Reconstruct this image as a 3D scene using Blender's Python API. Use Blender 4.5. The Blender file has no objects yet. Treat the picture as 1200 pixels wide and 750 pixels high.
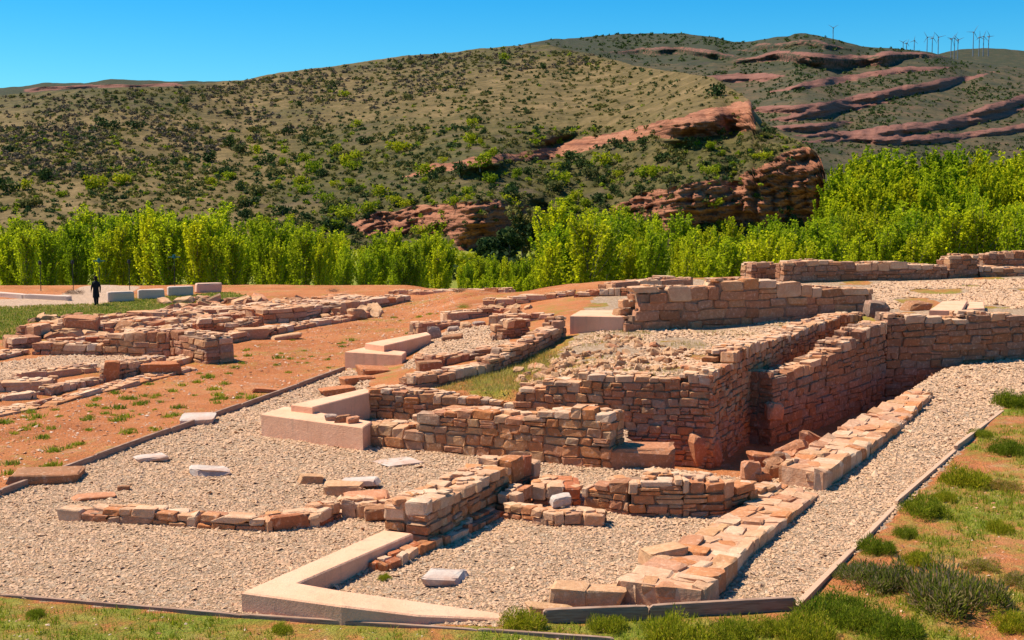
import bpy, math, random
import numpy as np
from mathutils import Vector, noise as mnoise

random.seed(7)
R = np.random.default_rng(7)
scene = bpy.context.scene
COL = scene.collection

# ------------------------------------------------------------------ camera
H = 7.0
F = 1500.0
TH = math.atan(150.0 / 1500.0)
CT, ST = math.cos(TH), math.sin(TH)


def ray(px, py):
    a, b = px - 600.0, 375.0 - py
    return (a, b * ST + F * CT, b * CT - F * ST)


def G(px, py, z=0.0):
    """plan point seen at a photo pixel for a known height"""
    d = ray(px, py)
    t = (z - H) / d[2]
    return (d[0] * t, d[1] * t)


def zat(px, py, Y):
    d = ray(px, py)
    return H + d[2] / d[1] * Y


def proj(X, Y, Z):
    f = Y * CT - (Z - H) * ST
    u = Y * ST + (Z - H) * CT
    return 600 + F * X / f, 375 - F * u / f


cam_d = bpy.data.cameras.new('camera')
cam_d.lens = 45.0
cam_d.sensor_width = 36.0
cam_d.clip_end = 30000
cam = bpy.data.objects.new('camera', cam_d)
COL.objects.link(cam)
cam.location = (0, 0, H)
cam.rotation_euler = (math.pi / 2 - TH, 0, 0)
scene.camera = cam

# ------------------------------------------------------------------ light
SUN_EL = math.radians(57)
SUN_AZ = math.radians(-74)          # from +Y, clockwise: high, from the left and a little behind the ruins
w = bpy.data.worlds.new('World')
scene.world = w
w.use_nodes = True
nt = w.node_tree
bg = nt.nodes['Background']
sky = nt.nodes.new('ShaderNodeTexSky')
sky.sky_type = 'NISHITA'
sky.sun_disc = False
sky.sun_elevation = SUN_EL
sky.sun_rotation = SUN_AZ
sky.air_density = 1.0
sky.dust_density = 0.3
sky.ozone_density = 2.0
hs = nt.nodes.new('ShaderNodeHueSaturation')
hs.inputs['Hue'].default_value = 0.487
hs.inputs['Saturation'].default_value = 1.75
hs.inputs['Value'].default_value = 1.0
nt.links.new(sky.outputs[0], hs.inputs['Color'])
mu = nt.nodes.new('ShaderNodeMix')
mu.data_type = 'RGBA'
mu.blend_type = 'MULTIPLY'
mu.inputs[0].default_value = 1.0
mu.inputs[7].default_value = (0.46, 1.04, 1.34, 1)
nt.links.new(hs.outputs[0], mu.inputs[6])
nt.links.new(mu.outputs[2], bg.inputs['Color'])
bg.inputs['Strength'].default_value = 0.065
sd = bpy.data.lights.new('sun', 'SUN')
sd.energy = 4.6
sd.angle = math.radians(0.5)
sd.color = (1.0, 0.895, 0.735)
so = bpy.data.objects.new('sun', sd)
COL.objects.link(so)
sv = Vector((math.sin(SUN_AZ) * math.cos(SUN_EL), math.cos(SUN_AZ) * math.cos(SUN_EL), math.sin(SUN_EL)))
so.rotation_euler = (-sv).to_track_quat('-Z', 'Y').to_euler()
vs = scene.view_settings
vs.view_transform = 'Standard'
vs.look = 'None'
vs.exposure = 0.76
vs.gamma = 1.0
scene.cycles.max_bounces = 8
scene.cycles.diffuse_bounces = 4
scene.cycles.transmission_bounces = 4


# ------------------------------------------------------------------ helpers
def mesh(name, V, Fq, mats, smooth=False, midx=None):
    """one mesh from arrays; Fq = list of (n,k) int arrays"""
    me = bpy.data.meshes.new(name)
    V = np.asarray(V, dtype=np.float32).reshape(-1, 3)
    if not isinstance(Fq, (list, tuple)):
        Fq = [Fq]
    Fq = [np.asarray(f, dtype=np.int32) for f in Fq if len(f)]
    nl = sum(f.size for f in Fq)
    npol = sum(len(f) for f in Fq)
    me.vertices.add(len(V))
    me.vertices.foreach_set('co', V.ravel())
    me.loops.add(nl)
    me.loops.foreach_set('vertex_index', np.concatenate([f.ravel() for f in Fq]))
    me.polygons.add(npol)
    sizes = np.concatenate([np.full(len(f), f.shape[1], dtype=np.int32) for f in Fq])
    starts = np.concatenate([[0], np.cumsum(sizes)[:-1]]).astype(np.int32)
    me.polygons.foreach_set('loop_start', starts)
    me.polygons.foreach_set('use_smooth', np.full(npol, smooth, dtype=bool))
    if not isinstance(mats, (list, tuple)):
        mats = [mats]
    for m in mats:
        me.materials.append(m)
    if midx is not None:
        me.polygons.foreach_set('material_index', np.asarray(midx, dtype=np.int32))
    me.update(calc_edges=True)
    me.validate()
    return me


def tag(o, label=None, cat=None, group=None, kind=None):
    if label:
        o['label'] = label
    if cat:
        o['category'] = cat
    if group:
        o['group'] = group
    if kind:
        o['kind'] = kind
    return o


def link(name, me, parent=None, loc=None):
    o = bpy.data.objects.new(name, me)
    COL.objects.link(o)
    if parent is not None:
        o.parent = parent
    if loc is not None:
        o.location = loc
    return o


def empty(name, loc, rz=0.0, sc=1.0):
    o = bpy.data.objects.new(name, None)
    COL.objects.link(o)
    o.location = loc
    o.rotation_euler = (0, 0, rz)
    o.scale = (sc, sc, sc)
    o.empty_display_size = 0.3
    return o


def copy_tree(o):
    c = o.copy()
    COL.objects.link(c)
    for ch in o.children:
        k = ch.copy()
        COL.objects.link(k)
        k.parent = c
    return c


class MB:
    """collects pieces into one mesh"""

    def __init__(self):
        self.V, self.Q, self.T, self.qm, self.tm, self.n = [], [], [], [], [], 0

    def add(self, V, Fs, mi=0):
        V = np.asarray(V, dtype=float).reshape(-1, 3)
        Fs = np.asarray(Fs, dtype=int)
        if Fs.shape[1] == 4:
            self.Q.append(Fs + self.n)
            self.qm.append(np.full(len(Fs), mi))
        else:
            self.T.append(Fs + self.n)
            self.tm.append(np.full(len(Fs), mi))
        self.V.append(V)
        self.n += len(V)

    def mesh(self, name, mats, smooth=False):
        fl, ml = [], []
        if self.Q:
            fl.append(np.concatenate(self.Q))
            ml.append(np.concatenate(self.qm))
        if self.T:
            fl.append(np.concatenate(self.T))
            ml.append(np.concatenate(self.tm))
        return mesh(name, np.concatenate(self.V), fl, mats, smooth, np.concatenate(ml))


# block template: a cube with three segments a side, corners eased
def block_template(co=(-1, -0.74, 0.74, 1)):
    idx, V, Q = {}, [], []
    n = len(co)

    def vid(i, j, k):
        if (i, j, k) not in idx:
            idx[(i, j, k)] = len(V)
            V.append((co[i], co[j], co[k]))
        return idx[(i, j, k)]
    m = n - 1
    for a in range(m):
        for b in range(m):
            Q.append((vid(a, b, 0), vid(a, b + 1, 0), vid(a + 1, b + 1, 0), vid(a + 1, b, 0)))
            Q.append((vid(a, b, m), vid(a + 1, b, m), vid(a + 1, b + 1, m), vid(a, b + 1, m)))
            Q.append((vid(a, 0, b), vid(a + 1, 0, b), vid(a + 1, 0, b + 1), vid(a, 0, b + 1)))
            Q.append((vid(a, m, b), vid(a, m, b + 1), vid(a + 1, m, b + 1), vid(a + 1, m, b)))
            Q.append((vid(0, a, b), vid(0, a, b + 1), vid(0, a + 1, b + 1), vid(0, a + 1, b)))
            Q.append((vid(m, a, b), vid(m, a + 1, b), vid(m, a + 1, b + 1), vid(m, a, b + 1)))
    V = np.array(V)
    ext = (np.abs(V) > 0.99).sum(1)
    V[ext == 2] *= 0.955
    V[ext == 3] *= 0.915
    return V, np.array(Q)


BT_V, BT_Q = block_template()
BB_V, BB_Q = block_template((-1, -0.5, 0.5, 1))


def blocks(mb, C, U, HD, jit=0.07, mi=0, tilt=0.0, boulder=0.0):
    """add many stones. C centres (n,3), U unit plan directions (n,2), HD half sizes (n,3)"""
    C, U, HD = np.asarray(C, float), np.asarray(U, float), np.asarray(HD, float)
    n = len(C)
    if n == 0:
        return
    T = BT_V if boulder == 0 else BB_V
    Qt = BT_Q if boulder == 0 else BB_Q
    L = np.repeat(T[None], n, 0)
    if boulder:
        r = np.linalg.norm(L, axis=2, keepdims=True)
        L = L * (1 - boulder) + L / r * 1.12 * boulder
    # skew: opposite faces out of parallel
    k = R.normal(0, jit, (n, 6))
    L = L.copy()
    L[:, :, 0] += k[:, 0:1] * L[:, :, 1] * .8 + k[:, 1:2] * L[:, :, 2]
    L[:, :, 1] += k[:, 2:3] * L[:, :, 0] * .5
    L[:, :, 2] += k[:, 3:4] * L[:, :, 0] * .8 + k[:, 4:5] * L[:, :, 1] * .8
    L += R.normal(0, jit * 0.45, L.shape)
    P = L * HD[:, None, :]
    mn = HD.min(1)[:, None, None]
    P += R.normal(0, 0.035, P.shape) * mn
    if tilt:
        a = R.normal(0, tilt, (n, 1))
        b = R.normal(0, tilt, (n, 1))
        x, y, z = P[:, :, 0].copy(), P[:, :, 1].copy(), P[:, :, 2].copy()
        P[:, :, 2] = z + a * x + b * y
        P[:, :, 0] = x - a * z
        P[:, :, 1] = y - b * z
    W = np.empty_like(P)
    W[:, :, 0] = C[:, 0:1] + P[:, :, 0] * U[:, 0:1] - P[:, :, 1] * U[:, 1:2]
    W[:, :, 1] = C[:, 1:2] + P[:, :, 0] * U[:, 1:2] + P[:, :, 1] * U[:, 0:1]
    W[:, :, 2] = C[:, 2:3] + P[:, :, 2]
    Fs = (Qt[None] + (np.arange(n) * len(T))[:, None, None]).reshape(-1, 4)
    mb.add(W.reshape(-1, 3), Fs, mi)


# ------------------------------------------------------------------ materials
class NT:
    def __init__(self, name):
        self.m = bpy.data.materials.new(name)
        self.m.use_nodes = True
        self.t = self.m.node_tree
        self.b = self.t.nodes['Principled BSDF']
        self.out = self.t.nodes['Material Output']
        self.b.inputs['Roughness'].default_value = 0.9
        self.b.inputs['Specular IOR Level'].default_value = 0.15

    def n(self, typ, **kw):
        nd = self.t.nodes.new(typ)
        for k, v in kw.items():
            if k in nd.inputs:
                nd.inputs[k].default_value = v
            else:
                setattr(nd, k, v)
        return nd

    def l(self, a, b):
        self.t.links.new(a, b)

    def coords(self, kind='Object'):
        return self.n('ShaderNodeTexCoord').outputs[kind]

    def geo(self, k):
        return self.n('ShaderNodeNewGeometry').outputs[k]

    def noise(self, scale, detail=4.0, rough=0.55, vec=None, dist=0.0):
        nd = self.n('ShaderNodeTexNoise', Scale=scale, Detail=detail, Roughness=rough, Distortion=dist)
        if vec is not None:
            self.l(vec, nd.inputs['Vector'])
        return nd.outputs['Fac']

    def ramp(self, fac, stops, interp='LINEAR'):
        nd = self.n('ShaderNodeValToRGB')
        cr = nd.color_ramp
        cr.interpolation = interp
        while len(cr.elements) > 1:
            cr.elements.remove(cr.elements[-1])
        cr.elements[0].position = stops[0][0]
        c = stops[0][1]
        cr.elements[0].color = (c, c, c, 1) if isinstance(c, (int, float)) else (*c, 1)
        for p, c in stops[1:]:
            e = cr.elements.new(p)
            e.color = (c, c, c, 1) if isinstance(c, (int, float)) else (*c, 1)
        self.l(fac, nd.inputs['Fac'])
        return nd.outputs['Color']

    def mix(self, fac, a, b, blend='MIX'):
        nd = self.n('ShaderNodeMix', data_type='RGBA', blend_type=blend)
        for s, v in ((nd.inputs[0], fac), (nd.inputs[6], a), (nd.inputs[7], b)):
            if isinstance(v, (int, float)):
                s.default_value = v
            elif isinstance(v, tuple):
                s.default_value = (*v, 1)
            else:
                self.l(v, s)
        return nd.outputs[2]

    def math(self, op, a, b=None):
        nd = self.n('ShaderNodeMath', operation=op)
        for s, v in ((nd.inputs[0], a), (nd.inputs[1], b)):
            if v is None:
                continue
            if isinstance(v, (int, float)):
                s.default_value = v
            else:
                self.l(v, s)
        return nd.outputs[0]

    def color(self, c):
        if isinstance(c, tuple):
            self.b.inputs['Base Color'].default_value = (*c, 1)
        else:
            self.l(c, self.b.inputs['Base Color'])

    def bump(self, h, strength=0.5, dist=0.05):
        nd = self.n('ShaderNodeBump', Strength=strength, Distance=dist)
        self.l(h, nd.inputs['Height'])
        self.l(nd.outputs[0], self.b.inputs['Normal'])
        return nd

    def scaled(self, sx, sy, sz, kind='Object'):
        mp = self.n('ShaderNodeMapping')
        mp.inputs['Scale'].default_value = (sx, sy, sz)
        self.l(self.coords(kind), mp.inputs['Vector'])
        return mp.outputs[0]


def stone_mat(name, pal, stain=0.35, bump=0.6):
    t = NT(name)
    rnd = t.geo('Random Per Island')
    k = len(pal)
    base = t.ramp(rnd, [(i / max(1, k - 1), c) for i, c in enumerate(pal)])
    co = t.coords()
    big = t.noise(1.3, 5, 0.6, co)
    mid = t.noise(9, 6, 0.65, co)
    fine = t.noise(55, 4, 0.6, co)
    c = t.mix(t.ramp(big, [(0.35, 0.0), (0.7, 0.55)]), base, (0.48, 0.17, 0.07))
    c = t.mix(t.ramp(mid, [(0.44, 0.0), (0.66, stain)]), c, (0.20, 0.12, 0.075))
    c = t.mix(t.ramp(mid, [(0.30, 0.5), (0.46, 0.0)]), c, (0.68, 0.50, 0.36))
    c = t.mix(0.45, c, t.ramp(fine, [(0.3, 0.55), (0.7, 1.25)]), 'MULTIPLY')
    t.color(c)
    h = t.math('ADD', t.math('MULTIPLY', mid, 1.0), t.math('MULTIPLY', fine, 0.4))
    t.bump(h, bump, 0.05)
    return t.m


M = {}
PINK, ORG, TAN, GREY, BRN, RED, PALE = (.48, .215, .115), (.53, .19, .058), (.56, .315, .15), (.38, .26, .175), (.29, .125, .055), (.45, .115, .04), (.72, .50, .32)
M['masonry_warm'] = stone_mat('warm_masonry', [PINK, ORG, TAN, BRN, PINK, ORG, GREY, TAN, ORG])
M['masonry_pink'] = stone_mat('pink_masonry', [PINK, TAN, PINK, GREY, PINK, BRN, TAN], 0.4)
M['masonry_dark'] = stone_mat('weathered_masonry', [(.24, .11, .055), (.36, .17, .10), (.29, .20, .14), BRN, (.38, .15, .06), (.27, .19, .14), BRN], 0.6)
M['masonry_pale'] = stone_mat('pale_masonry', [PALE, TAN, PINK, PALE, ORG, TAN, PALE], 0.25)
M['masonry_red'] = stone_mat('red_masonry', [RED, ORG, BRN, RED, PINK, ORG], 0.4)
M['crest'] = stone_mat('sunlit_crest_stones', [PALE, (.68, .44, .26), (.62, .33, .16), PALE, (.58, .26, .10), (.72, .54, .37)], 0.2)  # pale cap stones; the sunlit brightness of wall tops is put into their colour
M['stone_grey'] = stone_mat('grey_stone', [GREY, TAN, GREY, (.36, .31, .27)], 0.45)
M['stone_white'] = stone_mat('white_stone', [(.54, .46, .38), (.50, .42, .34), (.56, .49, .42)], 0.12, 0.35)
M['stone_red'] = stone_mat('red_sandstone', [RED, (.42, .13, .07), ORG], 0.3)
M['stone_orange'] = stone_mat('orange_sandstone', [ORG, (.56, .25, .13)], 0.2)

t = NT('mortar')
c = t.noise(6, 6, 0.6, t.coords())
t.color(t.ramp(c, [(0.3, (.20, .115, .07)), (0.7, (.34, .205, .13))]))
t.bump(c, 0.8, 0.05)
M['mortar'] = t.m

t = NT('pale_mortar')
c = t.noise(6, 6, 0.6, t.coords())
t.color(t.ramp(c, [(0.3, (.46, .22, .11)), (0.7, (.60, .36, .22))]))
t.bump(c, 0.8, 0.05)
M['mortar_pale'] = t.m

t = NT('pink_render')
co = t.coords()
a = t.noise(0.9, 5, 0.6, co)
b2 = t.noise(30, 5, 0.6, co)
c = t.ramp(a, [(0.3, (.67, .345, .20)), (0.5, (.75, .405, .245)), (0.7, (.78, .445, .285))])
st = t.noise(1.0, 5, 0.7, t.scaled(4, 4, 0.35))
c = t.mix(t.ramp(st, [(0.52, 0.0), (0.76, 0.6)]), c, (.44, .26, .17))
c = t.mix(0.25, c, t.ramp(b2, [(0.3, .7), (0.7, 1.15)]), 'MULTIPLY')
t.color(c)
b4 = t.noise(7, 6, 0.7, co)
c = t.mix(t.ramp(b4, [(0.60, 0.0), (0.74, 0.45)]), c, (.46, .27, .18))
t.color(c)
t.bump(t.math('ADD', b2, t.math('MULTIPLY', b4, 1.5)), 0.4, 0.03)
M['render'] = t.m

t = NT('timber')
wv = t.noise(3, 6, 0.6, t.scaled(1, 1, 14))
t.color(t.ramp(wv, [(0.3, (.22, .12, .075)), (0.6, (.36, .23, .16)), (0.8, (.45, .33, .25))]))
t.bump(wv, 0.4, 0.01)
M['timber'] = t.m

t = NT('pebble')
rnd = t.geo('Random Per Island')
c = t.ramp(rnd, [(0.0, (.46, .28, .155)), (0.15, (.55, .365, .22)), (0.3, (.49, .28, .14)), (0.45, (.60, .41, .255)),
                 (0.6, (.52, .32, .20)), (0.75, (.57, .375, .225)), (0.88, (.36, .235, .15)), (1.0, (.65, .475, .315))])
a = t.noise(0.35, 4, 0.6, t.coords())
c = t.mix(t.ramp(a, [(0.4, 0.0), (0.7, 0.35)]), c, (.62, .36, .20))
c = t.mix(0.3, c, (.52, .315, .19))
t.color(c)
M['pebble'] = t.m


t = NT('litter')
rnd = t.geo('Random Per Island')
t.color(t.ramp(rnd, [(0, (.30, .12, .06)), (.4, (.50, .22, .11)), (.7, (.58, .36, .23)), (1, (.66, .52, .40))]))
M['litter'] = t.m

# ground sheet: soil, gravel bed, grass and path, chosen by a painted attribute
t = NT('ground')
at = t.n('ShaderNodeAttribute', attribute_name='zone')
sep = t.n('ShaderNodeSeparateColor')
t.l(at.outputs['Color'], sep.inputs[0])
co = t.coords()
n1 = t.noise(0.25, 6, 0.6, co)
n2 = t.noise(3.0, 6, 0.65, co)
n3 = t.noise(22, 5, 0.6, co)
soil = t.ramp(n1, [(0.3, (.42, .135, .040)), (0.45, (.53, .18, .058)), (0.58, (.58, .21, .072)), (0.75, (.60, .27, .115))])
soil = t.mix(t.ramp(n2, [(0.55, 0.0), (0.75, 0.55)]), soil, (.64, .36, .20))
n6 = t.noise(0.9, 6, 0.7, co)
soil = t.mix(t.ramp(n6, [(0.55, 0.0), (0.72, 0.6)]), soil, (.60, .36, .22))
soil = t.mix(t.ramp(n6, [(0.28, 0.5), (0.42, 0.0)]), soil, (.36, .13, .045))
soil = t.mix(0.65, soil, t.ramp(n3, [(0.3, .45), (0.7, 1.25)]), 'MULTIPLY')
vor = t.n('ShaderNodeTexVoronoi', Scale=11.0)
t.l(co, vor.inputs['Vector'])
sepv = t.n('ShaderNodeSeparateColor')
t.l(vor.outputs['Color'], sepv.inputs[0])
grav = t.ramp(sepv.outputs[0], [(0.0, (.30, .19, .11)), (0.3, (.46, .31, .19)), (0.55, (.38, .235, .13)), (0.8, (.50, .35, .23)), (1, (.54, .40, .27))])
grass = t.ramp(n2, [(0.3, (.28, .24, .03)), (0.5, (.19, .23, .02)), (0.7, (.40, .32, .06))])
grass = t.mix(0.5, grass, t.ramp(n3, [(0.3, .45), (0.7, 1.25)]), 'MULTIPLY')
pathc = t.ramp(n2, [(0.3, (.50, .32, .20)), (0.7, (.58, .40, .27))])


def masked(ch, sharp=0.18):
    v = t.math('ADD', ch, t.math('MULTIPLY', t.math('SUBTRACT', n2, 0.5), 0.9))
    return t.ramp(v, [(0.5 - sharp, 0.0), (0.5 + sharp, 1.0)])


c = t.mix(masked(sep.outputs[1]), soil, grass)
c = t.mix(masked(sep.outputs[2], 0.1), c, pathc)
gm = t.ramp(sep.outputs[0], [(0.4, 0.0), (0.6, 1.0)])
c = t.mix(gm, c, grav)
t.color(c)
hgt = t.math('ADD', t.math('MULTIPLY', n3, 0.6), n2)
t.bump(hgt, 0.9, 0.18)
M['ground'] = t.m


def leaf_mat(name, stops, trans=0.45, tcol=(.5, .62, .03)):
    t = NT(name)
    rnd = t.geo('Random Per Island')
    c = t.ramp(rnd, stops)
    oi = t.n('ShaderNodeObjectInfo')
    v = t.ramp(oi.outputs['Random'], [(0.0, (.55, .68, .7)), (0.45, (.95, .97, 1)), (1.0, (1.22, 1.1, .9))])
    c = t.mix(1.0, c, v, 'MULTIPLY')
    t.color(c)
    tr = t.n('ShaderNodeBsdfTranslucent')
    t.l(t.mix(1.0, c, tcol, 'MULTIPLY') if False else c, tr.inputs['Color'])
    mx = t.n('ShaderNodeMixShader')
    mx.inputs[0].default_value = trans
    t.l(t.b.outputs[0], mx.inputs[1])
    t.l(tr.outputs[0], mx.inputs[2])
    t.l(mx.outputs[0], t.out.inputs['Surface'])
    return t.m


M['poplar'] = leaf_mat('poplar_leaves', [(0, (.26, .32, .006)), (.4, (.41, .48, .008)), (.8, (.52, .57, .012)), (1, (.62, .63, .03))], 0.6)
M['poplar_deep'] = leaf_mat('deep_poplar_leaves', [(0, (.22, .27, .006)), (.5, (.37, .42, .008)), (1, (.50, .53, .014))], 0.6)
M['shrub_bright'] = leaf_mat('bright_shrub_leaves', [(0, (.17, .22, .008)), (.6, (.32, .36, .010)), (1, (.44, .44, .02))], 0.4)
M['shrub_dark'] = leaf_mat('dark_shrub_leaves', [(0, (.025, .045, .012)), (.6, (.05, .085, .02)), (1, (.09, .12, .03))], 0.2)
M['shrub_olive'] = leaf_mat('olive_shrub_leaves', [(0, (.08, .085, .02)), (.6, (.14, .14, .035)), (1, (.22, .19, .06))], 0.25)
M['shrub_grey'] = leaf_mat('grey_scrub_twigs', [(0, (.07, .06, .045)), (.6, (.13, .105, .075)), (1, (.19, .15, .10))], 0.2)
M['dry_grass'] = leaf_mat('dry_grass', [(0, (.28, .26, .03)), (.5, (.45, .36, .08)), (1, (.58, .42, .16))], 0.3)
M['heath'] = leaf_mat('heath_leaves', [(0, (.11, .14, .008)), (.5, (.26, .29, .012)), (.85, (.38, .38, .02)), (1, (.46, .36, .06))], 0.55)
M['heath_brown'] = leaf_mat('brown_heath_leaves', [(0, (.14, .15, .015)), (.4, (.29, .30, .02)), (.7, (.42, .28, .10)), (1, (.52, .31, .18))], 0.6)
M['grass'] = leaf_mat('grass_blades', [(0, (.14, .21, .01)), (.5, (.26, .32, .015)), (.8, (.40, .38, .04)), (1, (.5, .42, .12))], 0.35)
M['dry_twigs'] = leaf_mat('dry_twigs', [(0, (.22, .12, .07)), (1, (.38, .20, .11))], 0.2)

t = NT('bark')
c = t.noise(4, 5, 0.6, t.scaled(3, 3, 0.8))
t.color(t.ramp(c, [(0.3, (.10, .085, .06)), (0.7, (.24, .21, .16))]))
M['bark'] = t.m


def plain(name, c, rough=0.8):
    t = NT(name)
    v = t.noise(14, 4, 0.6, t.coords())
    t.color(t.mix(0.35, c, t.ramp(v, [(0.3, .7), (0.7, 1.2)]), 'MULTIPLY'))
    t.b.inputs['Roughness'].default_value = rough
    return t.m


M['bench'] = plain('bench_stone', (.60, .44, .34))
M['bench_pink'] = plain('pink_bench_stone', (.64, .40, .28))
M['timber_pale'] = plain('pale_timber', (.52, .33, .21))
M['black_cloth'] = plain('black_cloth', (.012, .012, .016))
M['skin'] = plain('skin', (.42, .24, .16))
M['hair'] = plain('dark_hair', (.02, .014, .01))
M['post'] = plain('dark_post', (.03, .035, .035))
M['teal'] = plain('teal_paint', (.02, .13, .13))
M['turbine'] = plain('turbine_paint', (.16, .19, .24))


def hill_mat(name, dry, scrub, rock, tint=None, rockband=(0.02, 0.02, 0.9)):
    t = NT(name)
    at = t.n('ShaderNodeAttribute', attribute_name='zone')
    sep = t.n('ShaderNodeSeparateColor')
    t.l(at.outputs['Color'], sep.inputs[0])
    co = t.coords()
    n1 = t.noise(0.03, 6, 0.62, co)
    n2 = t.noise(0.22, 6, 0.68, co)
    n4 = t.noise(1.1, 4, 0.6, co)
    bands = t.noise(1.0, 5, 0.65, t.scaled(*rockband), 0.4)
    d = t.ramp(n2, [(0.3, dry[0]), (0.5, dry[1]), (0.7, dry[2])])
    s = t.ramp(n2, [(0.3, scrub[0]), (0.52, scrub[1]), (0.72, scrub[2])])
    n5 = t.noise(0.075, 5, 0.6, co)
    d = t.mix(t.ramp(n5, [(0.5, 0.0), (0.68, 0.75)]), d, dry[3])
    s = t.mix(t.ramp(n5, [(0.3, 0.7), (0.46, 0.0)]), s, scrub[3])
    f = t.math('ADD', sep.outputs[1], t.math('MULTIPLY', t.math('SUBTRACT', n1, 0.5), 1.6))
    g = t.mix(t.ramp(f, [(0.3, 0.0), (0.7, 1.0)]), d, s)
    r = t.ramp(bands, [(0.28, rock[0]), (0.42, rock[1]), (0.5, rock[2]), (0.58, rock[1]), (0.72, rock[3])])
    r = t.mix(0.5, r, t.ramp(n4, [(0.3, .6), (0.7, 1.2)]), 'MULTIPLY')
    rf = t.math('ADD', sep.outputs[0], t.math('MULTIPLY', t.math('SUBTRACT', n2, 0.5), 0.9))
    c = t.mix(t.ramp(rf, [(0.4, 0.0), (0.55, 1.0)]), g, r)
    c = t.mix(0.35, c, t.ramp(n4, [(0.3, .5), (0.7, 1.3)]), 'MULTIPLY')
    t.color(c)
    t.bump(t.math('ADD', n2, t.math('MULTIPLY', bands, 0.8)), 0.9, 1.2)
    return t.m


M['hill'] = hill_mat('hillside', [(.065, .05, .016), (.125, .087, .028), (.17, .122, .044), (.25, .165, .07)],
                     [(.032, .032, .009), (.078, .066, .017), (.13, .105, .03), (.13, .085, .055)],
                     [(.12, .048, .03), (.29, .11, .056), (.38, .165, .09), (.20, .08, .046)])
M['far'] = hill_mat('far_hillside', [(.06, .05, .024), (.095, .074, .034), (.13, .094, .045), (.15, .08, .048)],
                    [(.022, .03, .016), (.042, .046, .02), (.07, .066, .03), (.065, .045, .04)],
                    [(.10, .04, .03), (.20, .085, .06), (.26, .12, .085), (.14, .06, .045)])


# ------------------------------------------------------------------ ground heights
def inpoly(X, Y, poly):
    X, Y = np.asarray(X, float), np.asarray(Y, float)
    res = np.zeros(X.shape, bool)
    n = len(poly)
    for i in range(n):
        x0, y0 = poly[i]
        x1, y1 = poly[(i + 1) % n]
        if y0 == y1:
            continue
        cnd = ((y0 > Y) != (y1 > Y)) & (X < (x1 - x0) * (Y - y0) / (y1 - y0) + x0)
        res ^= cnd
    return res


def sstep(x, a, b):
    u = np.clip((np.asarray(x, float) - a) / (b - a), 0, 1)
    return u * u * (3 - 2 * u)


def vnoise(X, Y, s, seed=0.0):
    """cheap smooth value noise for arrays"""
    X, Y = np.asarray(X, float) / s + seed * 17.3, np.asarray(Y, float) / s + seed * 5.1
    xi, yi = np.floor(X), np.floor(Y)
    fx, fy = X - xi, Y - yi
    fx, fy = fx * fx * (3 - 2 * fx), fy * fy * (3 - 2 * fy)

    def h(a, b):
        v = np.sin(a * 127.1 + b * 311.7 + seed * 74.7) * 43758.5453
        return v - np.floor(v)
    return (h(xi, yi) * (1 - fx) + h(xi + 1, yi) * fx) * (1 - fy) + (h(xi, yi + 1) * (1 - fx) + h(xi + 1, yi + 1) * fx) * fy


W2a, W2b = G(431, 491, 0), G(835, 542, -.8)
W3c, W3d = G(928, 392, 1.9), G(1014, 366, 2.0)
W4a, W4b = G(905, 441, 1.22), G(1040, 380, 2.05)
W5b = G(1215, 371, 2.15)


def off(a, b, d, p):
    """p moved d metres to the far side of line a-b"""
    ux, uy = b[0] - a[0], b[1] - a[1]
    l = math.hypot(ux, uy)
    nx, ny = -uy / l, ux / l
    if nx * a[0] + ny * a[1] < 0:
        nx, ny = -nx, -ny
    return (p[0] + nx * d, p[1] + ny * d)


# the raised terrace and plateau: north of the second wall, west of the long wall, north of the right wall
TERR = [off(W2a, W2b, .45, W2a), off(W2a, W2b, .45, W2b), off(W2b, W3c, .4, W2b), off(W3c, W3d, .4, W3c), off(W3c, W3d, .4, W3d),
        off(W4b, W5b, .4, (W4b[0] - .3, W4b[1])), off(W4b, W5b, .4, W5b), (60, 52), (60, 120), (-60, 120), (-60, 62), G(410, 433, 0)]
PIT = [G(716, 553, 0), G(760, 548, 0), G(880, 561, 0), G(913, 556, .1), G(935, 540, .2), G(1005, 494, .3), G(1046, 470, .3), G(1105, 432, .42), G(1215, 416, .5),
       off(W4b, W5b, .4, W5b), off(W4b, W5b, .4, W4b), off(W3c, W3d, .4, W3d), off(W3c, W3d, .4, W3c), off(W2a, W2b, .45, W2b),
       (3.4, 37.6), (3.1, 33.3)]
PATHX = [G(933, 712, 0), G(1175, 478, .3), G(1300, 395, .4)]


def gz(X, Y):
    X, Y = np.asarray(X, float), np.asarray(Y, float)
    z = 0.018 * np.clip(Y - 25, 0, 28) * sstep(X, 5.5, 9.0)
    zt = np.interp(X, [-9, -6, -4.4, -3, -1, .6, 2.2, 3.4, 5, 8, 14, 30], [0, .05, .3, .72, .9, 1.1, 1.4, 1.58, 1.6, 1.62, 1.85, 2.05])
    zt = zt + 0.25 * sstep(Y, 55, 72) * sstep(X, 2, 8)
    tm = inpoly(X, Y, TERR)
    z = np.where(tm, np.maximum(z, zt), z)
    pm = inpoly(X, Y, PIT)
    b0, b1 = PIT[3], PIT[7]
    l = math.hypot(b1[0] - b0[0], b1[1] - b0[1])
    dd = np.abs((X - b0[0]) * (b1[1] - b0[1]) - (Y - b0[1]) * (b1[0] - b0[0])) / l
    z = np.where(pm, np.clip(.05 - dd * .7, -1.0, .05), z)
    z = z + (vnoise(X, Y, 2.2, 1) - .5) * .08 + (vnoise(X, Y, .7, 2) - .5) * .03
    edge = 96 - 21 * sstep(X, -9, 1) + 3 * (vnoise(X, Y * 0, 14, 3) - .5)
    dr = sstep(Y, edge, edge + 26)
    z = z * (1 - dr) - 5.2 * dr
    return z


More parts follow.
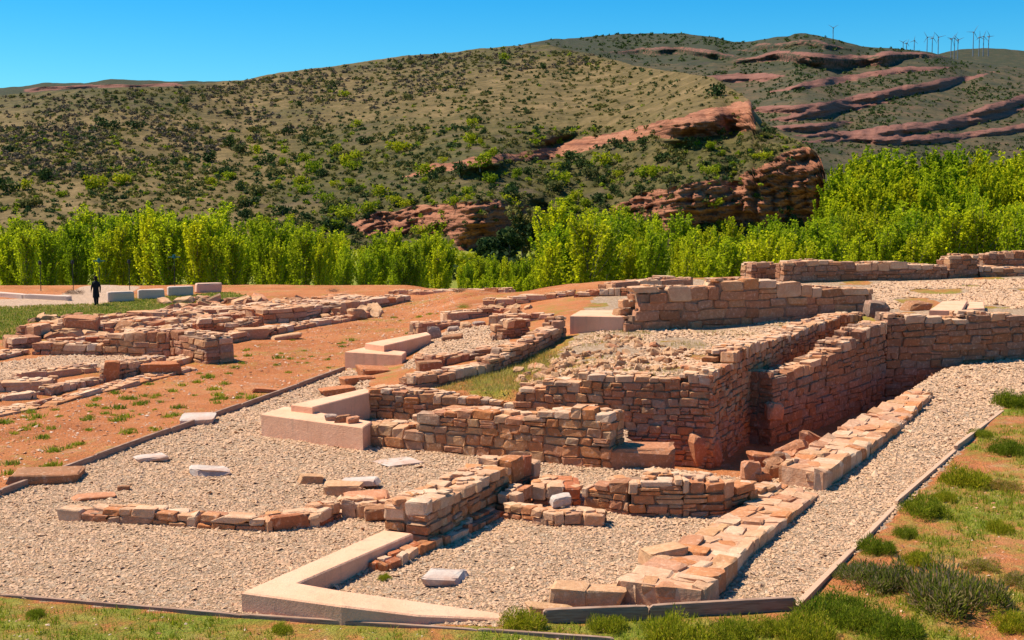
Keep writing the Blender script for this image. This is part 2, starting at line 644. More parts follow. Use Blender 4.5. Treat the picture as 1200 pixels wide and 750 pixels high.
def hit(px, py):
    """plan point where the view ray meets the ground"""
    d = ray(px, py)
    t0 = 12.0 / d[1]
    T = np.linspace(12.0, 140.0, 3000)
    Z = H + d[2] / d[1] * T
    X = d[0] / d[1] * T
    g = gz(X, T)
    k = np.argmax(Z < g)
    if Z[k] >= g[k]:
        k = len(T) - 1
    return float(X[k]), float(T[k]), float(g[k])


def axis(fine0, fine1, step, lo, hi, grow=1.25):
    a = list(np.arange(fine0, fine1 + 1e-6, step))
    s, v = step, fine1
    while v < hi:
        s *= grow
        v += s
        a.append(v)
    s, v = step, fine0
    while v > lo:
        s *= grow
        v -= s
        a.insert(0, v)
    return np.array(a)


def pxpoly(pts, z=0.0):
    return [G(p[0], p[1], p[2] if len(p) > 2 else z) for p in pts]


ax, ay = axis(-42, 38, .25, -6000, 6000), axis(14, 104, .25, -300, 7000)
GX, GY = np.meshgrid(ax, ay)
GZ = gz(GX, GY)
nx, ny = len(ax), len(ay)
ii = (np.arange(ny - 1)[:, None] * nx + np.arange(nx - 1)[None]).ravel()
Q = np.stack([ii, ii + 1, ii + nx + 1, ii + nx], 1)
me = mesh('ground', np.stack([GX, GY, GZ], -1).reshape(-1, 3), Q, M['ground'], True)
zone = np.zeros((ny, nx, 4), np.float32)
zone[..., 3] = 1
GRAV = pxpoly([(-120, 624), (0, 581), (410, 433), (431, 447), (434, 490), (835, 542, -.8)]) + [W3c, W4a, W4b, W5b] + \
    pxpoly([(1300, 392, .4), (1175, 478, .3), (933, 712), (636, 727), (590, 737), (283, 722), (0, 699), (-120, 690)])
ROOM = pxpoly([(470, 425, .6), (505, 398, .6), (530, 385, .7), (590, 385, .8), (600, 412, .8), (500, 432, .7)])
tm = inpoly(GX, GY, TERR)
LROOM = pxpoly([(-40, 432), (60, 417), (170, 417), (190, 424), (120, 431), (40, 440), (-40, 452)])
g = inpoly(GX, GY, GRAV) | inpoly(GX, GY, ROOM) | inpoly(GX, GY, LROOM)
tg = tm & (GX > np.interp(GY, [36, 50, 60, 70, 90], [0, 2.6, 3.4, 5, 9])) & (GY < 74)
zone[..., 0] = g | (tg & (vnoise(GX, GY, 2.5, 5) + .35 * vnoise(GX, GY, .6, 9) > .52))
zone[..., 0] = np.where(inpoly(GX, GY, PIT), 0, zone[..., 0])
pn = vnoise(GX, GY, 1.6, 6) * .6 + vnoise(GX, GY, .5, 7) * .4
gr = np.zeros_like(GX)
PX, PY = proj(GX, np.maximum(GY, 5), np.zeros_like(GX))
south = (GY < 24.0) & (~g)
gr = np.where(south, .30 + .6 * pn, gr)
east = (GX > 4) & (GY < 60) & (~tm) & (~g) & (~inpoly(GX, GY, PIT))
gr = np.where(east, .12 + .72 * pn, gr)
gr = np.where(tm & ~tg, .0 + .55 * pn + .25 * (GX > -1.5) * (GY < 50), gr)
gr = np.where(tg, .25 + .5 * pn, gr)
LAWN = pxpoly([(-60, 362), (60, 357), (120, 356), (170, 348), (270, 343), (300, 349), (200, 364), (120, 371), (40, 382), (10, 398), (-60, 404)])
lawn = inpoly(GX, GY, LAWN)
gr = np.where(lawn, .45 + .6 * pn, gr)
gr = np.where((GY > 24) & (GX < -2) & (GY < 95) & ~tm & ~g & ~lawn, .02 + .45 * pn, gr)
gr = np.where(GZ < -1.5, .75, gr)
zone[..., 1] = gr
PTH = pxpoly([(-60, 366), (60, 358), (105, 359), (140, 352), (165, 336), (120, 333), (96, 336), (62, 349), (-60, 352)])
zone[..., 2] = inpoly(GX, GY, PTH)
ca = me.color_attributes.new('zone', 'FLOAT_COLOR', 'POINT')
ca.data.foreach_set('color', zone.ravel())
tag(link('ground', me), kind='structure')


# ------------------------------------------------------------------ loose gravel
PEB = np.array([(1, 0, 0), (0, 1, 0), (-1, 0, 0), (0, -1, 0), (0, 0, .8), (0, 0, -.5)], float)
PEBF = np.array([(0, 1, 4), (1, 2, 4), (2, 3, 4), (3, 0, 4), (1, 0, 5), (2, 1, 5), (3, 2, 5), (0, 3, 5)])


def pebbles(name, X, Y, size, mat):
    n = len(X)
    Z = gz(X, Y)
    a = R.uniform(0, 6.28, n)
    s = size * R.uniform(.6, 1.5, n)
    L = np.repeat(PEB[None], n, 0) + R.normal(0, .16, (n, 6, 3))
    L[:, :, 0] *= (s * R.uniform(.8, 1.4, n))[:, None]
    L[:, :, 1] *= s[:, None]
    L[:, :, 2] *= (s * R.uniform(.4, .75, n))[:, None]
    tl = R.normal(0, .3, n)[:, None]
    L[:, :, 2] += tl * L[:, :, 0]
    V = np.empty_like(L)
    ca_, sa_ = np.cos(a)[:, None], np.sin(a)[:, None]
    V[:, :, 0] = X[:, None] + L[:, :, 0] * ca_ - L[:, :, 1] * sa_
    V[:, :, 1] = Y[:, None] + L[:, :, 0] * sa_ + L[:, :, 1] * ca_
    V[:, :, 2] = (Z + s * .15)[:, None] + L[:, :, 2]
    Fs = (PEBF[None] + (np.arange(n) * 6)[:, None, None]).reshape(-1, 3)
    return mesh(name, V.reshape(-1, 3), Fs, mat, False)


def scatter_poly(poly, n, extra=None):
    P = np.array(poly)
    lo, hi = P.min(0), P.max(0)
    X = R.uniform(lo[0], hi[0], n)
    Y = R.uniform(lo[1], hi[1], n)
    k = inpoly(X, Y, poly)
    X, Y = X[k], Y[k]
    if extra is not None:
        k = extra(X, Y)
        X, Y = X[k], Y[k]
    return X, Y


X, Y = scatter_poly(GRAV, 640000, lambda x, y: (R.uniform(0, 1, len(x)) < np.clip((27.0 / y) ** 2.0, .12, 1)) & ~inpoly(x, y, PIT) & (np.abs(x) / y < .47) & (R.uniform(0, 1, len(x)) < .45 + 1.1 * (vnoise(x, y, 1.3, 15) * .6 + vnoise(x, y, .4, 16) * .4)))
o = link('gravel', pebbles('gravel', X, Y, np.interp(Y, [20, 30, 50], [.0235, .029, .050]) * np.exp(R.normal(0, .28, len(Y))), M['pebble']))
tag(o, 'pale beige gravel spread round the low walls in the foreground', 'gravel', kind='stuff')
X, Y = scatter_poly(LROOM, 9000)
o = link('gravel', pebbles('left_gravel', X, Y, .07, M['pebble']))
tag(o, 'greyish gravel floor among the left ruins', 'gravel', kind='stuff')
TG = pxpoly([(672, 452, 1.5), (790, 440, 1.6), (830, 425, 1.6), (985, 378, 1.6), (740, 381, 1.6), (690, 392, 1.5), (640, 420, 1.2)])
X, Y = scatter_poly(TG, 16000, lambda x, y: vnoise(x, y, 1.5, 23) > .42)
o = link('gravel', pebbles('terrace_gravel', X, Y, .07, M['pebble']))
tag(o, 'coarse gravel on the raised terrace behind the brick red walls', 'gravel', kind='stuff')
X, Y = scatter_poly(ROOM, 5000)
o = link('gravel', pebbles('room_gravel', X, Y, .06, M['pebble']))
tag(o, 'light gravel floor of the small room beside the upper pink kerb', 'gravel', kind='stuff')
X, Y = scatter_poly(pxpoly([(1030, 362, 1.9), (1215, 362, 1.95), (1215, 333, 2), (1020, 334, 2)]), 16000, lambda x, y: vnoise(x, y, 2.5, 5) > .4)
o = link('gravel', pebbles('plateau_gravel', X, Y, .08, M['pebble']))
tag(o, 'gravel strip on the plateau before the farthest stone wall', 'gravel', kind='stuff')


# ------------------------------------------------------------------ masonry
def plan_top(front, top):
    """front: plan polyline; top: photo pixels of the upper front edge -> function of the run"""
    seg = []
    s = 0
    for a, b in zip(front[:-1], front[1:]):
        l = math.hypot(b[0] - a[0], b[1] - a[1])
        seg.append((s, l, a, ((b[0] - a[0]) / l, (b[1] - a[1]) / l)))
        s += l
    tx, ty = [p[0] for p in top], [p[1] for p in top]
    S = np.linspace(0, s, 400)
    Z = []
    for v in S:
        for sg in seg:
            if v <= sg[0] + sg[1] + 1e-6:
                break
        X = sg[2][0] + sg[3][0] * (v - sg[0])
        Y = sg[2][1] + sg[3][1] * (v - sg[0])
        px = proj(X, Y, 1.0)[0]
        Z.append(zat(px, np.interp(px, tx, ty), Y))
    return seg, s, S, np.array(Z)


ALLW = []


def wall(name, label, front, top, thick=.8, zb=None, ch=.24, sl=(.3, .6), mat='masonry_warm', cat='wall', jit=.1, group=None, rubble=True, crest=.6):
    fp = [G(*p) for p in front]
    if zb is None:
        zb = min(p[2] for p in front) - .15
    seg, tot, S, ZT = plan_top(fp, top)
    mb = MB()
    C, U, HD = [], [], []
    C2, U2, HD2 = [], [], []
    sgn = 1
    a, b = fp[0], fp[-1]
    nrm = (-(b[1] - a[1]), b[0] - a[0])
    if nrm[0] * (a[0] + b[0]) + nrm[1] * (a[1] + b[1]) < 0:
        sgn = -1
    dep = thick / 2
    zmax = ZT.max()
    for (s0, l, p, u) in seg:
        n = (-u[1] * sgn, u[0] * sgn)
        for face in (0, 1):
            z = zb
            while z < zmax - .04:
                h = ch * random.uniform(.74, 1.3)
                x = -random.uniform(0, sl[0])
                while x < l:
                    L = sl[0] + (sl[1] * 1.2 - sl[0]) * random.random() ** 1.3
                    x0, x1 = max(x, 0.0), min(x + L, l)
                    x += L
                    if x1 - x0 < .1:
                        continue
                    zt = float(np.interp(s0 + (x0 + x1) / 2, S, ZT))
                    if face:
                        zt -= random.choice((0, 0, .04, .1))
                    if z + h * .55 > zt:
                        continue
                    hh = h
                    topc = z + h * 1.55 > zt
                    if topc:
                        hh = min(max(zt - z, h * .5), h * 1.6) * random.uniform(.94, 1.05)
                    d = dep * random.uniform(.9, 1.0)
                    pr = random.uniform(-.03, .035)
                    m = d / 2 - pr if face == 0 else thick - d / 2 + pr
                    wv = .035 * math.sin((s0 + (x0 + x1) / 2) * 1.7 + z * 3) + .02 * math.sin((s0 + x0) * 4.1)
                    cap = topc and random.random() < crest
                    if not topc and random.random() < .2 and hh > .15:
                        f_ = random.uniform(.35, .65)
                        for zz_, h2 in ((z, hh * f_), (z + hh * f_, hh * (1 - f_))):
                            C.append((p[0] + u[0] * (x0 + x1) / 2 + n[0] * m, p[1] + u[1] * (x0 + x1) / 2 + n[1] * m, zz_ + h2 / 2 + wv))
                            U.append(u)
                            HD.append(((x1 - x0) / 2 - .008, d / 2, h2 / 2 - .006))
                        continue
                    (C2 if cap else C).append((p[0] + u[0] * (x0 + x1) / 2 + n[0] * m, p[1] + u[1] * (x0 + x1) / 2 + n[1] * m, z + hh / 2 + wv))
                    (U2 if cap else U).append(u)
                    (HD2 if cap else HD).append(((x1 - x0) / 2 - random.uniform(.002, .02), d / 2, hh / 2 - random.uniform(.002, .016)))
                z += h
        # loose rubble bedded on the crest
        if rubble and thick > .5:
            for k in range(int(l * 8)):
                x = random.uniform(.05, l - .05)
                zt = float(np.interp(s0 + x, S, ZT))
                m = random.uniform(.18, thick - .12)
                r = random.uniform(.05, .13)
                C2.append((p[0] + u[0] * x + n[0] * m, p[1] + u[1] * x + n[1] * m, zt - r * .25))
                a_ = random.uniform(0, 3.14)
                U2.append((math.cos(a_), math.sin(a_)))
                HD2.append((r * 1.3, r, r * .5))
        # mortar core
        k = max(1, int(l / .35))
        for q in range(k):
            x0, x1 = l * q / k, l * (q + 1) / k
            zt = min(float(np.interp(s0 + x0, S, ZT)), float(np.interp(s0 + x1, S, ZT)), float(np.interp(s0 + (x0 + x1) / 2, S, ZT)))
            hz = (zt - ch * .45 - zb) / 2
            if hz < .03:
                continue
            cx = (x0 + x1) / 2
            e = .07 if (q in (0, k - 1)) else 0
            hx = max((x1 - x0) / 2 - e, .03)
            hy = thick / 2 - .06
            B = np.array([(sx * hx, sy * hy, sz * hz) for sx in (-1, 1) for sy in (-1, 1) for sz in (-1, 1)])
            cc = (p[0] + u[0] * cx + n[0] * thick / 2, p[1] + u[1] * cx + n[1] * thick / 2, zb + hz)
            Wv = np.stack([cc[0] + B[:, 0] * u[0] - B[:, 1] * u[1], cc[1] + B[:, 0] * u[1] + B[:, 1] * u[0], cc[2] + B[:, 2]], 1)
            mb.add(Wv, [(0, 1, 3, 2), (4, 6, 7, 5), (0, 4, 5, 1), (2, 3, 7, 6), (0, 2, 6, 4), (1, 5, 7, 3)], 1)
    blocks(mb, C, U, HD, jit, 0)
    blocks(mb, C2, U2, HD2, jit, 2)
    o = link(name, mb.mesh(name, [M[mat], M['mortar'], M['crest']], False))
    tag(o, label, cat, group)
    return o


def strip(name, label, left, right, across, step, hgt, mat, cat='wall', zb=-.1):
    """a broad low footing paved with flat stones between two edges"""
    Lp = [(*G(*p), p[2]) for p in left]
    Rp = [(*G(*p), p[2]) for p in right]
    Lp, Rp = np.array(Lp), np.array(Rp)

    def run(P):
        d = np.concatenate([[0], np.cumsum(np.linalg.norm(np.diff(P[:, :2], axis=0), axis=1))])
        return d / d[-1], d[-1]
    tl, ll = run(Lp)
    tr, lr = run(Rp)
    C, U, HD = [], [], []
    n = int(max(ll, lr) / step)
    mb = MB()

    def at(u0):
        A = np.array([np.interp(u0, tl, Lp[:, k]) for k in range(3)])
        B = np.array([np.interp(u0, tr, Rp[:, k]) for k in range(3)])
        A2 = np.array([np.interp(u0 + .01, [0, 1], [Lp[0][k], Lp[-1][k]]) for k in range(3)])
        d = (Lp[-1] - Lp[0])[:2]
        return A, B, d / np.linalg.norm(d)
    for i in range(n):
        k = across + random.choice((0, 0, 1, -1)) if across > 2 else across
        k = max(2, k)
        cuts = np.sort(np.concatenate([[0, 1], np.linspace(0, 1, k + 1)[1:-1] + R.uniform(-.1, .1, k - 1)]))
        for c0, c1 in zip(cuts[:-1], cuts[1:]):
            cm = (c0 + c1) / 2
            A, B, d = at(min(1, max(0, (i + .5 + random.uniform(-.12, .12)) / n)))
            p = A + (B - A) * cm
            wd = np.linalg.norm((B - A)[:2]) * (c1 - c0)
            edge = c1 > .99 or c0 < .01
            zt = p[2] + random.uniform(-.035, .015) - (0 if edge else random.choice((0, .0, .03, .06)))
            hh = max(zt - zb, .1) if edge else .22
            ln = step * (1.0 if i in (0, n - 1) else (random.uniform(1.0, 1.45) if edge else random.uniform(.8, 1.1)))
            C.append((p[0], p[1], zt - hh / 2))
            ang = 0 if edge else random.uniform(-.5, .5)
            ca_, sa_ = math.cos(ang), math.sin(ang)
            U.append((d[0] * ca_ - d[1] * sa_, d[0] * sa_ + d[1] * ca_))
            HD.append((ln / 2 * .95, wd / 2 * (.97 if edge else .9), hh / 2))
        # mortar bed under the flags
        A0, B0, d = at(i / n)
        A1, B1, d = at((i + 1) / n)
        pp = [A0 + (B0 - A0) * .06, A0 + (B0 - A0) * .94, A1 + (B1 - A1) * .94, A1 + (B1 - A1) * .06]
        V = [(q[0], q[1], q[2] - .045) for q in pp] + [(q[0], q[1], zb) for q in pp]
        mb.add(V, [(0, 1, 2, 3), (0, 4, 5, 1), (1, 5, 6, 2), (2, 6, 7, 3), (3, 7, 4, 0)], 1)
    blocks(mb, C, U, HD, .1, 0)
    o = link(name, mb.mesh(name, [M[mat], M['mortar_pale']], False))
    tag(o, label, cat)
    return o


wall('ruined_wall', 'reddish block wall rising in steps to its right end, facing the foreground gravel',
     [(425, 521, 0), (716, 550, 0)],
     [(425, 498), (478, 501), (479, 491), (500, 484), (560, 482), (610, 488), (622, 488), (623, 482), (662, 484), (663, 478), (690, 480), (716, 488)],
     .95, -1.1, .235, (.32, .62))
wall('ruined_wall', 'long terrace wall of small red blocks under the rubble heap',
     [(431, 491, 0), (835, 542, -.8)],
     [(430, 456), (453, 456), (520, 463), (600, 474), (604, 474), (605, 453), (636, 456), (637, 446), (677, 450), (678, 437), (740, 440), (799, 446), (800, 438), (835, 438)],
     .9, -1.2, .2, (.26, .5))
wall('ruined_wall', 'shaded wall with a sunlit flagged top along the right edge of the gravel terrace',
     [(835, 542, -.8), (928, 392, 1.9), (1014, 366, 2.0)],
     [(835, 434), (848, 430), (850, 428), (859, 428), (860, 413), (880, 403), (928, 392), (944, 384), (986, 370), (1014, 366)],
     .95, -1.2, .2, (.25, .5), 'masonry_warm')
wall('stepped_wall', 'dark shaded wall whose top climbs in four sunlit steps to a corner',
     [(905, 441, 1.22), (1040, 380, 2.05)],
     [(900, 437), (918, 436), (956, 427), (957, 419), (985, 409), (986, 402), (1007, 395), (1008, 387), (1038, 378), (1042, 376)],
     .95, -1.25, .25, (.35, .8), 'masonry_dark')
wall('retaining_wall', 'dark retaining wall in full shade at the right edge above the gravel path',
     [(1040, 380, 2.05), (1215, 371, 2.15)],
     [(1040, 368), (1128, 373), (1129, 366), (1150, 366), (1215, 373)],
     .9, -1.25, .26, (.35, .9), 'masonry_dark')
wall('ruined_wall', 'tall pinkish ashlar wall behind the gravel terrace with a stepped left end',
     [(732, 388, 1.6), (1022, 375.6, 1.6)],
     [(732, 372), (741, 372), (742, 353), (750, 353), (751, 335), (836, 337), (837, 328), (876, 326), (920, 332), (976, 337), (1022, 339)],
     1.0, 1.2, .34, (.5, 1.1), 'masonry_pink')
wall('ruined_wall', 'low pale wall of long blocks on the skyline left of the small gravel court',
     [(565, 360, .9), (672, 357, 1.1)], [(565, 351), (600, 349), (640, 345), (672, 341)], 1.3, .6, .26, (.5, 1.0), 'masonry_pale')
wall('ruined_wall', 'low reddish rubble wall joining the pale skyline wall to the big slabs',
     [(672, 357, 1.2), (735, 354, 1.4)], [(672, 345), (690, 341), (728, 338), (736, 337)], .9, .9, .22, (.3, .6), 'masonry_red')
wall('ruined_wall', 'wall topped with long pink slabs against the poplars, behind the ashlar wall',
     [(717, 350, 1.5), (812, 343, 1.6)], [(717, 333), (740, 331), (790, 325), (792, 327), (812, 326)], 1.2, 1.2, .34, (.9, 1.8), 'masonry_pink')
wall('ruined_wall', 'curving low wall climbing from the red wall up beside the rubble heap',
     [(485, 452, .9), (575, 438, .95), (612, 425, 1.05), (663, 397, 1.3)],
     [(485, 441), (520, 437), (575, 427), (577, 421), (601, 413), (602, 409), (618, 403), (640, 391), (655, 384), (660, 372), (664, 370)],
     .75, .5, .2, (.3, .7), 'masonry_pink')
wall('ruined_wall', 'short grey topped wall along the near side of the small gravel room',
     [(505, 431, .8), (585, 416, .9)], [(505, 416), (520, 418), (545, 415), (586, 407)], .8, .4, .22, (.4, .9), 'masonry_pink')
wall('ruined_wall', 'low block wall at the left back corner of the small gravel room',
     [(490, 390, .6), (541, 386, .6)], [(490, 379), (541, 377)], .9, .2, .26, (.5, .9), 'masonry_pink')
wall('ruined_wall', 'low wall of two long slabs at the back of the small gravel room',
     [(524, 376, .8), (579, 373, .8)], [(524, 367), (579, 362)], .9, .4, .3, (.8, 1.4), 'masonry_pink')
wall('ruined_wall', 'low wall closing the small gravel room on the right of its back side',
     [(572, 382, .9), (645, 381, 1.0)], [(572, 370), (600, 369), (645, 369)], .8, .5, .22, (.35, .7), 'masonry_pink')
wall('ruined_wall', 'narrow brown cross wall at the right end of the small gravel room',
     [(588, 402, .9), (622, 398, .95)], [(588, 386), (597, 376), (622, 374)], .9, .5, .2, (.3, .5), 'masonry_dark')

# in and around the sunken chamber
wall('ruined_wall', 'pale topped wall running back from the big pink kerb across the gravel',
     [(500, 643, 0), (598, 588, 0)], [(499, 590), (506, 588), (550, 568), (598, 547)], .95, -.15, .2, (.28, .55), 'masonry_warm', crest=1.0)
wall('wall_end', 'bright orange red wall end at the far tip of the pale topped wall',
     [(600, 588, 0), (634, 572, 0)], [(600, 545), (605, 539), (634, 538)], .85, -.15, .3, (.5, .8), 'masonry_red')
wall('stone_row', 'low row of small red stones along the foot of the pale topped wall',
     [(452, 672, 0), (520, 640, 0), (592, 604, 0)], [(452, 661), (520, 630), (592, 594)], .35, -.1, .16, (.2, .36), 'masonry_red', jit=.11)
wall('ruined_wall', 'short low wall of rounded stones with a white rock on top',
     [(590, 607, 0), (648, 618, 0), (709, 620, 0)], [(590, 594), (648, 602), (709, 602)], .55, -.1, .19, (.25, .5), 'masonry_warm', jit=.1)
wall('ruined_wall', 'red earthy wall at the back of the little niche',
     [(622, 593, 0), (681, 593, 0)], [(622, 570), (681, 573)], 1.25, -.1, .24, (.3, .6), 'masonry_red', jit=.09)
wall('ruined_wall', 'tiny return wall closing the left side of the niche',
     [(604, 602, 0), (624, 592, 0)], [(604, 582), (624, 570)], .45, -.1, .2, (.2, .4), 'masonry_red', jit=.09)
wall('curved_wall', 'curving rubble wall closing the sunken gravel floor at the back',
     [(682, 597, 0), (736, 604, 0), (800, 605, 0), (850, 603, 0), (890, 590, 0), (916, 578, 0)],
     [(682, 574), (708, 569), (730, 566), (760, 562), (800, 562), (860, 567), (890, 576), (916, 566)], 1.0, -.9, .2, (.28, .62), 'masonry_warm', jit=.09)
strip('wall_footing', 'broad flagged wall footing of pale slabs between sunken floor and gravel path',
      [(722, 677, .42), (800, 630, .28), (912, 566, .14)], [(828, 690, .42), (877, 641, .24), (960, 577, .13)], 3, .48, .4, 'masonry_pale')
strip('wall_footing', 'flagged wall top of large pale blocks beside the pit, farther up the gravel path',
      [(913, 543, .52), (1000, 490, .46), (1076, 453, .48)], [(968, 553, .5), (1047, 503, .42), (1090, 460, .46)], 3, .55, .4, 'masonry_pale', zb=-.2)
# far wall on the plateau
for front, top, lab in (
        ([(880, 330, 2), (912, 329, 2)], [(880, 311), (886, 308), (912, 308)], 'short detached stub at the left end of the farthest stone wall'),
        ([(918, 334, 2), (1110, 331, 2)], [(918, 308), (950, 304), (985, 308), (1040, 307), (1111, 312)], 'long weathered stone wall farthest back on the plateau before the poplars'),
        ([(1112, 331, 2), (1146, 330, 2)], [(1112, 305), (1120, 298), (1146, 299)], 'squat square pier of rough stone rising above the farthest wall'),
        ([(1147, 330, 2), (1215, 330, 2)], [(1147, 313), (1215, 314)], 'low stone wall right of the square pier at the frame edge'),
        ([(1150, 324, 2.2), (1215, 324, 2.2)], [(1150, 299), (1162, 296), (1215, 294)], 'upper pale wall right of the square pier, behind the low one')):
    wall('ruined_wall', lab, front, top, 1.1, 1.6, .28, (.4, .9), 'masonry_dark' if 'long' in lab or 'pier' in lab else 'masonry_pink', jit=.09)

# the older ruins on the left
wall('ruined_wall', 'broken block wall of the left ruins with a recess on its right',
     [(38, 416, 0), (120, 416, 0), (200, 419, 0), (242, 427, 0)],
     [(38, 404), (118, 402), (119, 394), (148, 392), (149, 389), (190, 388), (215, 390), (242, 394)], 1.3, -.2, .3, (.4, .9), 'masonry_pink', jit=.09)
wall('ruined_wall', 'leftmost stub of large pink blocks beside the grass in the left ruins',
     [(14, 409, 0), (49, 406, 0)], [(14, 397), (49, 395)], 1.2, -.2, .45, (.8, 1.3), 'masonry_pink')
wall('ruined_wall', 'back wall of brown blocks stepping up to the right in the left ruins',
     [(40, 398, 0), (80, 393, 0), (108, 391, 0)], [(40, 383), (79, 379), (80, 373), (108, 372)], 1.3, -.2, .4, (.7, 1.4), 'masonry_warm', jit=.09)
wall('ruined_wall', 'low sunlit wall in the middle of the left ruins before the benches',
     [(108, 390, 0), (190, 380, 0)], [(108, 381), (150, 376), (190, 371)], 1.6, -.2, .3, (.5, 1.1), 'masonry_pale', jit=.1)
wall('ruined_wall', 'dark recessed wall face in shadow inside the left ruins',
     [(234, 398, 0), (274, 395, 0)], [(234, 374), (274, 373)], .9, -.2, .3, (.5, .9), 'masonry_red')
wall('ruined_wall', 'long wall of the left ruins with a broad sunlit top reaching the skyline',
     [(308, 380, 0), (345, 377, 0), (400, 368, 0), (440, 361, 0), (482, 354, 0)],
     [(308, 364), (340, 361), (400, 355), (440, 350), (482, 346)], 1.7, -.2, .34, (.6, 1.3), 'masonry_pale', jit=.1)
wall('stone_row', 'row of low flat stones edging the red slope below the left ruins',
     [(270, 403, 0), (345, 388, 0), (425, 374, 0)], [(270, 392), (345, 381), (425, 369)], 1.0, -.15, .3, (.6, 1.5), 'masonry_pale', jit=.14)
wall('stone_row', 'band of flat flagstones behind the left ruins near the lawn',
     [(180, 377, 0), (300, 366, 0), (430, 352, 0)], [(180, 367), (300, 360), (430, 346)], 2.4, -.15, .3, (.7, 1.6), 'masonry_pale', jit=.12)
wall('ruined_wall', 'low block wall jutting across the near gravel of the left ruins',
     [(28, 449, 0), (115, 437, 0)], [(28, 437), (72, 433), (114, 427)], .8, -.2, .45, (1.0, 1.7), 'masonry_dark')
wall('ruined_wall', 'pink block stub cut by the left edge of the frame',
     [(-30, 461, 0), (60, 459, 0)], [(-30, 449), (60, 446)], 1.2, -.2, .4, (.9, 1.4), 'masonry_pink', jit=.09)
wall('stone_row', 'grey lichened rubble bank before the low left wall',
     [(60, 463, 0), (126, 448, 0)], [(60, 454), (123, 442)], .6, -.2, .16, (.2, .4), 'stone_grey', jit=.14)
wall('stone_row', 'grey rubble mound right of the standing red stone',
     [(138, 446, 0), (170, 440, 0), (196, 431, 0)], [(138, 429), (170, 421), (196, 417)], .9, -.2, .18, (.2, .4), 'stone_grey', jit=.14)
wall('stone_row', 'pale flat slabs flush with the earth along the left ruins',
     [(-40, 497, 0), (60, 477, 0), (140, 456, 0), (230, 434, 0)], [(-40, 493), (60, 473), (140, 452), (230, 431)], 1.0, -.3, .4, (.8, 1.8), 'masonry_pale', jit=.13)
wall('stone_row', 'thin line of pale stones on the skyline beyond the orange slope',
     [(455, 345, 0), (520, 344, .2), (592, 343, .5)], [(455, 341), (520, 340), (592, 338)], 1.2, -.3, .4, (.8, 1.6), 'masonry_pale', jit=.12)
wall('stone_row', 'curving row of foundation stones lying in the foreground gravel',
     [(68, 608, 0), (140, 613, 0), (230, 620, 0), (310, 625, 0)], [(68, 597), (140, 597), (160, 594), (230, 604), (262, 606), (310, 611)], .5, -.1, .22, (.3, .75), 'masonry_warm', jit=.13)
wall('stone_row', 'dark rough stones continuing the foundation row towards the pale topped wall',
     [(312, 626, 0), (376, 618, 0), (400, 606, 0), (461, 606, 0)], [(312, 609), (376, 603), (392, 590), (420, 588), (461, 594)], .6, -.1, .24, (.3, .8), 'masonry_red', jit=.14)


for front, top, th, mt, lab in (
        ([(150, 398, 0), (232, 391, 0)], [(150, 388), (190, 384), (232, 380)], .9, 'masonry_pink', 'broken cross wall in the middle of the left ruins, left of the dark recess'),
        ([(60, 407, 0), (150, 401, 0)], [(60, 399), (150, 392)], .8, 'masonry_red', 'low reddish rubble wall between the brown blocks and the recess wall'),
        ([(272, 397, 0), (310, 385, 0)], [(272, 380), (310, 371)], .8, 'masonry_warm', 'short brown wall right of the dark recess in the left ruins'),
        ([(196, 384, 0), (300, 375, 0)], [(196, 376), (300, 366)], 1.1, 'masonry_pink', 'low crumbling wall behind the dark recess of the left ruins'),
        ([(345, 370, 0), (440, 356, 0)], [(345, 362), (440, 349)], .9, 'masonry_pink', 'second thin wall behind the long sunlit wall of the left ruins'),
        ([(120, 380, 0), (186, 374, 0)], [(120, 372), (186, 366)], 1.0, 'masonry_pale', 'pale low wall at the back of the left ruins next to the lawn'),
        ([(-30, 428, 0), (36, 415, 0)], [(-30, 421), (36, 409)], 1.0, 'masonry_pale', 'pale low footing left of the recess wall at the frame edge'),
        ([(-30, 473, 0), (44, 467, 0)], [(-30, 467), (44, 461)], .8, 'masonry_pale', 'lowest pale step below the stub cut by the left frame edge'),
        ([(196, 432, 0), (272, 412, 0)], [(196, 426), (272, 405)], .8, 'masonry_red', 'low red stones along the red slope in front of the recess wall')):
    wall('ruined_wall', lab, front, top, th, -.2, .26, (.4, 1.0), mt, jit=.13)


